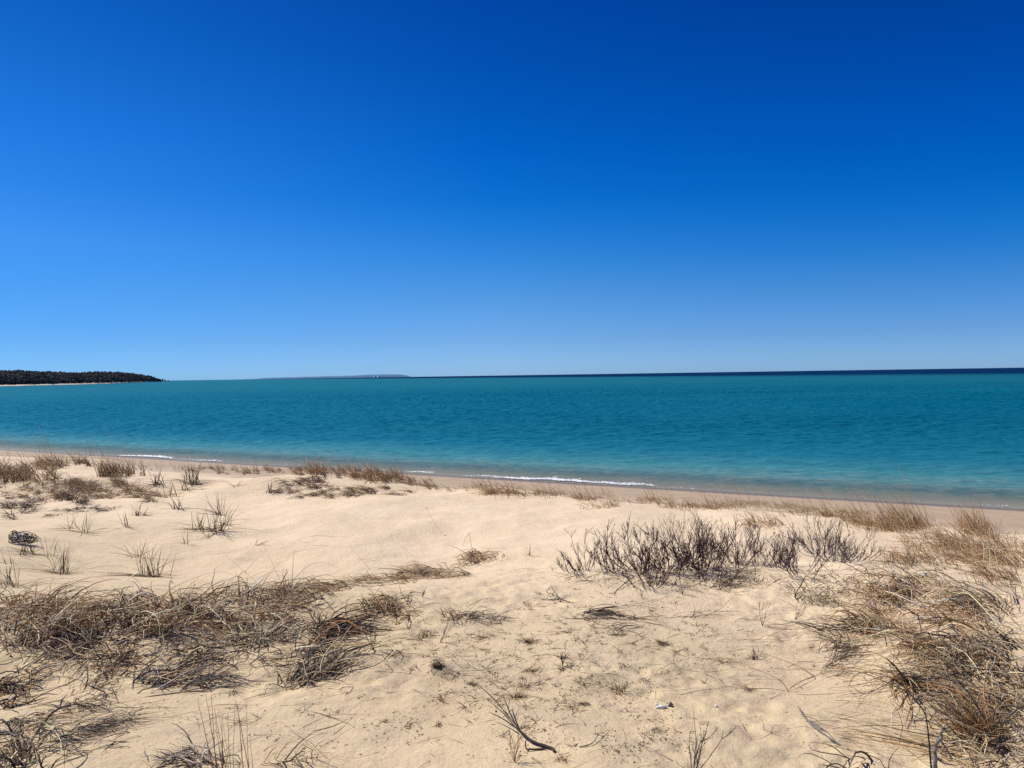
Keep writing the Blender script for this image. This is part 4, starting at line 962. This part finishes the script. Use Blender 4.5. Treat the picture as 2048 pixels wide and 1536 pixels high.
# loose straws between plants: stuff
def loose():
    rs = np.random.RandomState(90)
    parts = []
    for ell, n, L, hd, sp in (([(1250, 1330, 260, 60)], 90, (0.05, .35), 0, 3), ([(1500, 1300, 150, 70)], 60, (0.1, .5), 0.1, .6), ([(400, 1400, 300, 60)], 70, (0.05, .4), 0.3, .8),
                              ([(1750, 1450, 160, 70)], 60, (0.1, .5), -0.3, .6), ([(900, 1300, 200, 50)], 90, (.05, .3), 0, 3), ([(1750, 1330, 120, 80)], 90, (.1, .4), 0, 3), ([(500, 1100, 420, 40)], 26, (.1, .6), 0.05, .3), ([(1100, 1480, 250, 50)], 50, (.04, .2), 0, 3)):
        px, py = region_points(ell, n, rs); P0 = march(px, py)
        parts.append(blades(P0, rs.uniform(*L, n), hd + rs.uniform(-sp, sp, n), rs.uniform(-.1, .15, n), 0.05, rs.randn(n) * .06, 0.0011 * rs.uniform(.6, 1.3, n), pick(n, (DARK, TAN, GREY, BROWN), (3, 2, 2, 1), rs), rs, K=8, lay=.008, wander=.10))
    props(put('straw_litter', join(parts), GRASS), 'loose dead straws scattered flat over the sand', 'plant litter', kind='stuff')
    # tiny dark dead sprigs
    m = 330
    cx, cy = region_points([(1080, 1330, 230, 90, 1.3), (860, 1270, 150, 50), (1250, 1250, 200, 40), (1180, 1210, 160, 30), (1150, 1460, 250, 50, .5), (1640, 1290, 60, 60, .7), (1420, 1270, 150, 50, .5), (560, 1400, 200, 50, .3)], m, rs)
    C0 = march(cx, cy); k = rs.randint(0, m, 3000); P0 = C0[k].copy(); P0[:, :2] += rs.randn(len(k), 2) * .012; P0[:, 2] = terrain(P0[:, 0], P0[:, 1]) - .003
    sz = (0.02 + 0.09 * rs.rand(m) ** 2)[k]
    props(put('dead_sprig_litter', blades(P0, sz * rs.uniform(.4, 1.2, len(k)), rs.rand(len(k)) * 6.28, rs.uniform(-.1, .9, len(k)), .25, rs.randn(len(k)) * .2, 0.0011 * rs.uniform(.5, 1.6, len(k)), pick(len(k), (DARK, BLACKISH, BROWN, TAN, GREY), (3, 1.5, 1.5, 1.5, 2), rs), rs, K=5, lay=.006, wander=.2), GRASS), 'tiny dark dead sprigs dotted over the trampled sand', 'plant litter', kind='stuff')
    # crumbs of bark and seed
    n = 4200
    px, py = region_points([(1150, 1300, 260, 110, 1.2), (1050, 1440, 330, 80, .8), (1300, 1210, 200, 35, 1.0), (850, 1270, 160, 50, .8), (1300, 1480, 140, 50, 1), (600, 1420, 250, 80, .2), (1600, 1330, 200, 150, .2), (300, 1350, 250, 120, .2)], n, rs)
    # crumbs gather in patches
    keep = vnoise(px / 38, py / 22, 5) > 0.02; px, py = px[keep], py[keep]; n = len(px)
    C = march(px, py); D = np.hypot(C[:, 0], C[:, 1])
    a = rs.rand(n) * 6.28; ln = rs.uniform(.003, .012, n); r = rs.uniform(.0006, .0019, n)
    K = 4; s = np.linspace(-1, 1, K)
    P = C[:, None, :] + np.zeros((1, K, 1)); P[:, :, 0] += s * (ln * np.cos(a))[:, None]; P[:, :, 1] += s * (ln * np.sin(a))[:, None]; P[:, :, 2] += r[:, None] * .6 + rs.rand(n, K) * .003
    g = tubes(P, r[:, None] * np.array([.3, 1, .8, .2])[None], pick(n, (BLACKISH, DARK, BROWN, GREY), (3, 3, 1, 1), rs), 5)
    props(put('plant_litter', g, BARK), 'dark crumbs of bark and seed scattered in patches on the sand', 'plant litter', kind='stuff')
loose()

# ------------------------------------------------------------------ bare shrubs
def shrub(px, py, hp, wp, ns, lb, seed, lean=0.0, grey=0.0):
    rs = np.random.RandomState(2000 + seed)
    base = at(px, py); D = math.hypot(base[0], base[1]); h = hp * D / F; w = wp * D / F / 2
    e = empty('bare_shrub', base); props(e, lb, 'shrub', 'bare shrubs in the row on the sand')
    old = np.array([0.105, 0.070, 0.068]); young = np.array([0.080, 0.032, 0.040])
    if grey: old = np.array([0.13, 0.115, 0.12]); young = np.array([0.075, 0.055, 0.062])
    ns = int(ns * (2.2 if 1240 < px < 1500 else 1.75))
    for s in range(ns):
        paths, rads, cols = [], [], []
        K = 9
        def grow(p, d, L, r, depth):
            P = [p]; q = p.copy(); dd = d.copy()
            for k in range(1, K):
                dd = dd + rs.randn(3) * 0.12 + np.array([0, 0, 0.075 if depth == 0 else 0.10]); dd /= np.linalg.norm(dd)
                q = q + dd * L / (K - 1)
                g = float(terrain(q[0], q[1])) + r
                if q[2] < g: q[2] = g; dd[2] = abs(dd[2])
                P.append(q.copy())
            P = np.array(P); t = np.linspace(0, 1, K)
            rr = r * (1 - 0.60 * t)
            rr[-1] = r * 0.75 + 0.0006 if depth else r * .6 + .0006          # swollen end bud
            rr = rr * (1 + 0.10 * rs.randn(K))
            paths.append(P); rads.append(rr); c = old * (1 - t[:, None]) + young * t[:, None]
            if depth: c = young[None] * (0.8 + 0.4 * rs.rand()) + 0 * c
            c[-1] = c[-1] * 0.5; cols.append(c)
            if depth < 2:
                nb = int(rs.randint(5, 10) if depth == 0 else rs.randint(1, 4))
                for j in range(nb):
                    k = rs.randint(2, K - 1); dirn = P[min(k + 1, K - 1)] - P[k - 1]; dirn /= np.linalg.norm(dirn)
                    side = rs.randn(3); side[2] = abs(side[2]) * .3; side -= dirn * side.dot(dirn); side /= np.linalg.norm(side)
                    nd = dirn * 0.80 + side * rs.uniform(.42, .72); nd /= np.linalg.norm(nd)
                    grow(P[k], nd, L * rs.uniform(.25, .5) * (1 - 0.35 * k / K), r * 0.58, depth + 1)
        a = rs.rand() * 6.28; a = a if wp < 30 else a
        off = np.array([math.cos(a) * w * .85 * rs.rand(), math.sin(a) * w * .8 * rs.rand(), 0])
        p = base + off; p[2] = float(terrain(p[0], p[1])) - 0.01
        out = off / max(np.linalg.norm(off), 1e-6) * rs.uniform(0.25, 1.5) * (1.0 if wp > 30 else .2)
        L = h * rs.uniform(0.40, 0.92) * (1.15 if rs.rand() < .15 else 1)
        grow(p, np.array([out[0] + lean, out[1], rs.uniform(.65, 1.0)]) / 1.1, L, 0.0036 * rs.uniform(.7, 1.3), 0)
        put('stem', tubes(np.array(paths), np.array(rads), np.array(cols), 4), BARK, e)
    return e

SH = [(1160, 1142, 72, 90, 8, 'sparse first shrub of the row with one tall forked stem and grey basal twigs', -0.25, 1),
      (1172, 1140, 118, 20, 2, 'tall thin budded stem rising beside the sparse first shrub', 0.05, 0),
      (1232, 1142, 88, 70, 9, 'small rounded bare shrub with one tall stem, second in the row', -0.1, 0),
      (1218, 1142, 110, 14, 2, 'slender upright bare sapling behind the second shrub', 0.0, 0),
      (1280, 1142, 108, 80, 13, 'dense red brown shrub where the thick part of the row begins', -0.15, 0),
      (1308, 1172, 92, 90, 9, 'low shrub set forward of the row over scattered twigs', 0.0, 0),
      (1335, 1140, 118, 80, 12, 'tall fan of crossing stems near the middle of the thick part', -0.15, 0),
      (1378, 1130, 126, 80, 16, 'densest and tallest shrub of the row with a dark peaked top', 0.0, 0),
      (1412, 1140, 112, 70, 12, 'dense shrub directly beside the tallest one', 0.05, 0),
      (1424, 1172, 80, 90, 7, 'open wide-branched shrub standing forward of the tallest ones', 0.1, 0),
      (1468, 1132, 105, 70, 11, 'red brown shrub with an upright spire past the densest part', 0.0, 0),
      (1515, 1132, 88, 90, 11, 'low bushy shrub with brown grass caught in it', 0.0, 0),
      (1560, 1135, 80, 60, 7, 'low thin shrub between the bushy one and the budded one', 0.1, 0),
      (1598, 1150, 92, 90, 10, 'vase-shaped shrub with straight budded stems', 0.05, 0),
      (1632, 1108, 88, 60, 11, 'grey purple shrub set back at the far end of the row', 0.0, 1),
      (1672, 1125, 92, 80, 12, 'grey stemmed spreading shrub near the end of the row', 0.15, 1),
      (1712, 1122, 58, 70, 9, 'lowest grey shrub at the very end of the row', 0.1, 1)]
for k, (px, py, hp, wp, ns, lb, lean, gr) in enumerate(SH):
    shrub(px, py, hp, wp, ns, lb, k, lean, gr)

rs = np.random.RandomState(77); n = 420
px, py = region_points([(1150, 1150, 55, 14, 1.2), (1300, 1165, 120, 16), (1420, 1168, 90, 14), (1600, 1160, 120, 18, 1.2), (1700, 1150, 60, 20), (1650, 1195, 60, 18, 1.2)], n, rs)
P0 = march(px, py)
props(put('twig_litter', blades(P0, rs.uniform(.05, .30, n), rs.uniform(-3.14, 3.14, n), rs.uniform(-.05, .7, n), .12, rs.randn(n) * .10, 0.0016 * rs.uniform(.5, 1.5, n), pick(n, (DARK, BLACKISH, GREY, (.10, .06, .06)), (3, 1, 2, 2), rs), rs, K=7, lay=.02, wander=.16), BARK), 'fine fallen twigs and wiry stems littering the sand around the bare shrubs', 'plant litter', kind='stuff')
# small bare weeds built the same way but lighter
def weed(px, py, hp, ns, lb, seed, name='bare_weed', lean=0.0, spread=0.5, r=0.0014, col=DARK, tip=None):
    rs = np.random.RandomState(3000 + seed)
    base = march([px], [py])[0]; D = math.hypot(base[0], base[1]); h = hp * D / F
    e = empty(name, base); props(e, lb, 'weed')
    for s in range(ns):
        paths, rads = [], []
        def grow(p, d, L, r, depth):
            K = 8; P = [p]; q = p.copy(); dd = d.copy()
            for k in range(1, K):
                dd = dd + rs.randn(3) * 0.12 + np.array([0, 0, .08]); dd /= np.linalg.norm(dd); q = q + dd * L / (K - 1)
                q[2] = max(q[2], float(terrain(q[0], q[1])) + r); P.append(q.copy())
            paths.append(np.array(P)); rads.append(r * (1 - .5 * np.linspace(0, 1, K)) * (1 + .1 * rs.randn(K)))
            if depth < 2:
                for j in range(rs.randint(1, 4)):
                    k = rs.randint(1, K - 1); nd = (P[k] - P[k - 1]); nd /= np.linalg.norm(nd); nd = nd + rs.randn(3) * .45; nd /= np.linalg.norm(nd)
                    grow(P[k], nd, L * rs.uniform(.3, .55), r * .7, depth + 1)
        a = rs.rand() * 6.28
        grow(base.copy(), np.array([math.cos(a) * spread + lean, math.sin(a) * spread, 1.0]), h * rs.uniform(.8, 1.15), r, 0)
        put('stem', tubes(np.array(paths), np.array(rads), np.repeat(np.array([col]), len(paths), 0), 5), BARK, e)
    return e
weed(1385, 1560, 120, 6, 'leafless dark branching weed at the bottom of the open sand', 1, lean=.25, spread=.35, r=.0022)
weed(1525, 1252, 45, 5, 'small leafless weed with thin curved twigs by two straight sticks', 2)
weed(1590, 1240, 50, 5, 'wiry leafless weed with slanting stems on smooth sand', 3, lean=.5, r=.0016)
weed(1285, 1198, 26, 3, 'tiny dark knotted weed below the forward shrub', 4)
weed(1365, 1190, 40, 5, 'fine leafless weed on the sand edge between forward shrubs', 5)
weed(1030, 1525, 70, 6, 'thin dry weed with tangled base beside the forked branch', 6, r=.0013, col=BROWN, lean=-.3)
weed(748, 1302, 50, 4, 'V-shaped upright twig plant with a knobby dark base', 7, r=.0022, spread=.35)
weed(880, 1285, 48, 3, 'leaning black twig plant beside the rust tuft', 8, r=.0018, lean=.3)
weed(1640, 1275, 40, 3, 'dark prickly weed by the fringe of the straw mat', 9, r=.0013)
weed(1125, 1332, 26, 4, 'two short black stumps of a cut plant on disturbed sand', 10, r=.0022, spread=.25, col=BLACKISH)
weed(2000, 1245, 40, 4, 'dark branching weed growing out of the straw mat', 11, r=.002)
weed(845, 1195, 18, 3, 'short black stub of dead leaves just below the curly line', 12, r=.0022, spread=.3, col=BLACKISH)

# ------------------------------------------------------------------ pebbles, shell, ball, debris
def blob(name, lb, cat, px, py, size, c1, c2, seed, rough=0.7, noise=0.35, parent=None, off=(0, 0, 0), scale=30):
    rs = np.random.RandomState(seed)
    p = at(px, py) + np.array(off); u = np.linspace(0, 2 * math.pi, 20, endpoint=False); v = np.linspace(0.02, math.pi - 0.02, 12)
    U, Vv = np.meshgrid(u, v)
    x = np.sin(Vv) * np.cos(U); y = np.sin(Vv) * np.sin(U); z = np.cos(Vv)
    rr = 1 + noise * fbm(x * 2.3 + seed + z, y * 2.3 + z * 1.7, 4, seed)
    V = np.stack([x * rr * size[0], y * rr * size[1], z * rr * size[2]], -1).reshape(-1, 3) + p + np.array([0, 0, size[2] * .55])
    i = np.arange(240).reshape(12, 20); j = np.roll(i, -1, 1)
    Q = np.stack([i[:-1], i[1:], j[1:], j[:-1]], -1).reshape(-1, 4)
    mt = simple(name + '_surface', c1, c2, scale, rough)
    if parent is not None: return mesh_obj(name, V, Q, mt, parent=parent, origin=np.array(parent.location))
    o = mesh_obj(name, V, Q, mt, origin=p)
    props(o, lb, cat); return o

p = at(1325, 1417); e = empty('bleached_bone', p); props(e, 'white bleached bone-like lump with a dark rough end on the sand', 'bone')
blob('shaft', None, None, 1322, 1416, (.028, .012, .010), (.70, .68, .63), (.8, .78, .74), 5, parent=e, noise=.5)
blob('knob', None, None, 1313, 1412, (.009, .009, .010), (.72, .70, .66), (.8, .78, .74), 6, parent=e)
blob('dark_end', None, None, 1342, 1413, (.013, .010, .013), (.03, .028, .025), (.30, .28, .25), 7, parent=e, noise=1.3, scale=160)  # dark rough lump at one end of the shaft
blob('pebble', 'small round white pebble on smooth sand beside the bleached lump', 'pebble', 1432, 1413, (.008, .008, .007), (.72, .70, .66), (.8, .78, .74), 9)
blob('pebble', 'tiny black pebble above the long prong of the forked branch', 'pebble', 992, 1424, (.005, .005, .006), (.02, .02, .02), (.04, .035, .03), 10)
# fibrous ball
p = at(875, 1334); e = empty('fibrous_ball', p); props(e, 'small brown fibrous seed ball resting on the disturbed sand', 'seed ball')
blob('core', None, None, 874, 1334, (.024, .02, .019), (.05, .035, .02), (.14, .09, .05), 12, parent=e, noise=.6, scale=90)
rs = np.random.RandomState(8); n = 90; a = rs.rand(n) * 6.28; q = np.repeat(p[None], n, 0); q[:, 0] += np.cos(a) * .018; q[:, 1] += np.sin(a) * .014; q[:, 2] += rs.rand(n) * .03
put('fibre', blades(q, rs.uniform(.02, .07, n), a, rs.uniform(-.5, 1.2, n), .5, rs.randn(n) * .4, .0010, pick(n, (BROWN, DARK, TAN), (2, 3, 1), rs), rs, K=6, lay=.01), GRASS, e)
# black skeletal debris
p = at(42, 1088); e = empty('dead_sea_holly', p); e.name = 'dried_debris'; props(e, 'black and white dried plant debris lying alone on the bare sand', 'debris')
rs = np.random.RandomState(15); D = math.hypot(p[0], p[1]); sc = D / F
def ring(cx, cy, rx, rz, n, r, col, y0=0.0):
    t = np.linspace(0, 2 * math.pi, 13); out = []
    P = np.zeros((n, 13, 3))
    for k in range(n):
        ph = rs.rand() * .6; P[k, :, 0] = p[0] + (cx + rs.randn() * rx * .35) * sc + np.cos(t) * rx * sc * rs.uniform(.4, 1); P[k, :, 2] = p[2] - .01 + (cy + rs.randn() * rz * .35) * sc + np.sin(t) * rz * sc * rs.uniform(.4, 1)
        P[k, :, 1] = p[1] + rs.randn() * .03 + np.cos(t + ph) * .03
    P += rs.randn(n, 13, 3) * .004; P[:, :, 2] = np.maximum(P[:, :, 2], p[2] + .003)
    return tubes(P, np.full((n, 13), r) * (1 + .4 * rs.randn(n, 13).clip(-1.5, 2)), pick(n, col, [1] * len(col), rs), 5)
put('leaf_skeleton', join([ring(8, 12, 13, 9, 12, .0032, (BLACKISH, DARK)), ring(-10, 12, 7, 10, 9, .0045, (BLACKISH, DARK)), ring(18, 8, 9, 6, 6, .0032, (BLACKISH, DARK))]), BARK, e)
put('bleached_leaf', ring(2, 12, 14, 7, 7, .0045, ((.5, .48, .45), (.35, .33, .3))), BARK, e)
poly_stick('stone', 'dummy', 'stone', [(16, 1083), (22, 1082)], [.006, .006], BLACKISH, seed=31)
bpy.data.objects.remove(bpy.data.objects['stone'])

# ------------------------------------------------------------------ light, sky, camera
SUN_AZ = math.radians(-62)      # measured from +Y (view direction) towards +X; negative = to the left
SUN_EL = math.radians(50)
sd = np.array([math.sin(SUN_AZ) * math.cos(SUN_EL), math.cos(SUN_AZ) * math.cos(SUN_EL), math.sin(SUN_EL)])
sun = bpy.data.lights.new('sun', 'SUN'); sun.energy = 5.0; sun.angle = math.radians(0.55); sun.color = (1.0, 0.955, 0.88)
so = bpy.data.objects.new('sun', sun); COL.objects.link(so)
so.rotation_euler = Vector(sd).to_track_quat('Z', 'Y').to_euler()

w = bpy.data.worlds.new('World'); scene.world = w; w.use_nodes = True
nt = w.node_tree
for n in list(nt.nodes): nt.nodes.remove(n)
b = NB(nt)
out = b.n('ShaderNodeOutputWorld'); bg = b.n('ShaderNodeBackground'); b.link(bg.outputs[0], out.inputs[0])
sky = b.n('ShaderNodeTexSky'); sky.sky_type = 'NISHITA'; sky.sun_disc = False
sky.sun_elevation = SUN_EL; sky.sun_rotation = SUN_AZ
sky.air_density = 1.0; sky.dust_density = 0.3; sky.ozone_density = 3.0; sky.altitude = 200
tc = b.n('ShaderNodeTexCoord'); sp = b.n('ShaderNodeSeparateXYZ'); b.link(tc.outputs['Generated'], sp.inputs[0])
TI = [(0.0, (.36, .66, 1.34)), (0.013, (.335, .625, 1.28)), (0.047, (.268, .515, 1.03)), (0.10, (.195, .475, .912)), (0.152, (.098, .44, .90)), (0.196, (.040, .392, .897)),
      (0.227, (.014, .354, .879)), (0.287, (.004, .308, .848)), (0.371, (.003, .249, .746)), (0.447, (.003, .202, .684)), (1.0, (.003, .17, .60))]
tint = b.ramp(sp.outputs[2], [(p, tuple(v / 1.0 for v in c)) for p, c in TI])
c = b.mix(1.0, sky.outputs[0], tint, 'MULTIPLY')
# a little paler toward the sun side, deeper away from it
leftw = b.rangemap(sp.outputs[0], -0.02, -0.60)
band = b.ramp(sp.outputs[2], [(0.0, (-0.0,) * 3), (0.08, (0.15,) * 3), (0.16, (.85, 1, 1)), (0.22, (.62, 1, 1)), (0.3, (.33, .85, 1)), (0.4, (.12, .65, 1)), (0.5, (.08, .6, 1))])
lowl = b.ramp(sp.outputs[2], [(0.0, (.66, .84, .93)), (0.06, (.58, .83, .95)), (0.14, (.55, .86, .97)), (0.22, (.75, .92, .98)), (0.32, (1, 1, 1))])
c = b.mix(leftw, c, b.mix(1.0, c, lowl, 'MULTIPLY'))
rb = b.ramp(sp.outputs[2], [(0.0, (1, 1, 1)), (0.06, (.86, .94, 1)), (0.11, (.68, .90, 1)), (0.15, (.42, .87, 1)), (0.24, (.05, .88, 1)), (0.45, (.6, .80, .93))])
c = b.mix(b.rangemap(sp.outputs[0], 0.0, 0.55), c, b.mix(1.0, c, rb, 'MULTIPLY'))
addc = b.mix(1.0, band, (0.33, 0.31, 0.11, 1), 'MULTIPLY')
c = b.mix(leftw, c, b.mix(1.0, c, addc, 'ADD'))
b.link(c, bg.inputs[0]); bg.inputs[1].default_value = 0.12

cam = bpy.data.cameras.new('camera'); cam.sensor_width = 36; cam.lens = 36 * F / 2048
cam.clip_start = 0.05; cam.clip_end = 80000
co = bpy.data.objects.new('camera', cam); COL.objects.link(co)
co.matrix_world = Matrix.Translation((0, 0, CAM_Z)) @ cam_rot.to_4x4()
scene.camera = co
scene.view_settings.view_transform = 'Standard'; scene.view_settings.look = 'None'
scene.view_settings.exposure = 0; scene.view_settings.gamma = 1
scene.cycles.sample_clamp_direct = 2.5; scene.cycles.sample_clamp_indirect = 2.0; scene.cycles.max_bounces = 5; scene.cycles.transparent_max_bounces = 8
scene.cycles.use_denoising = False
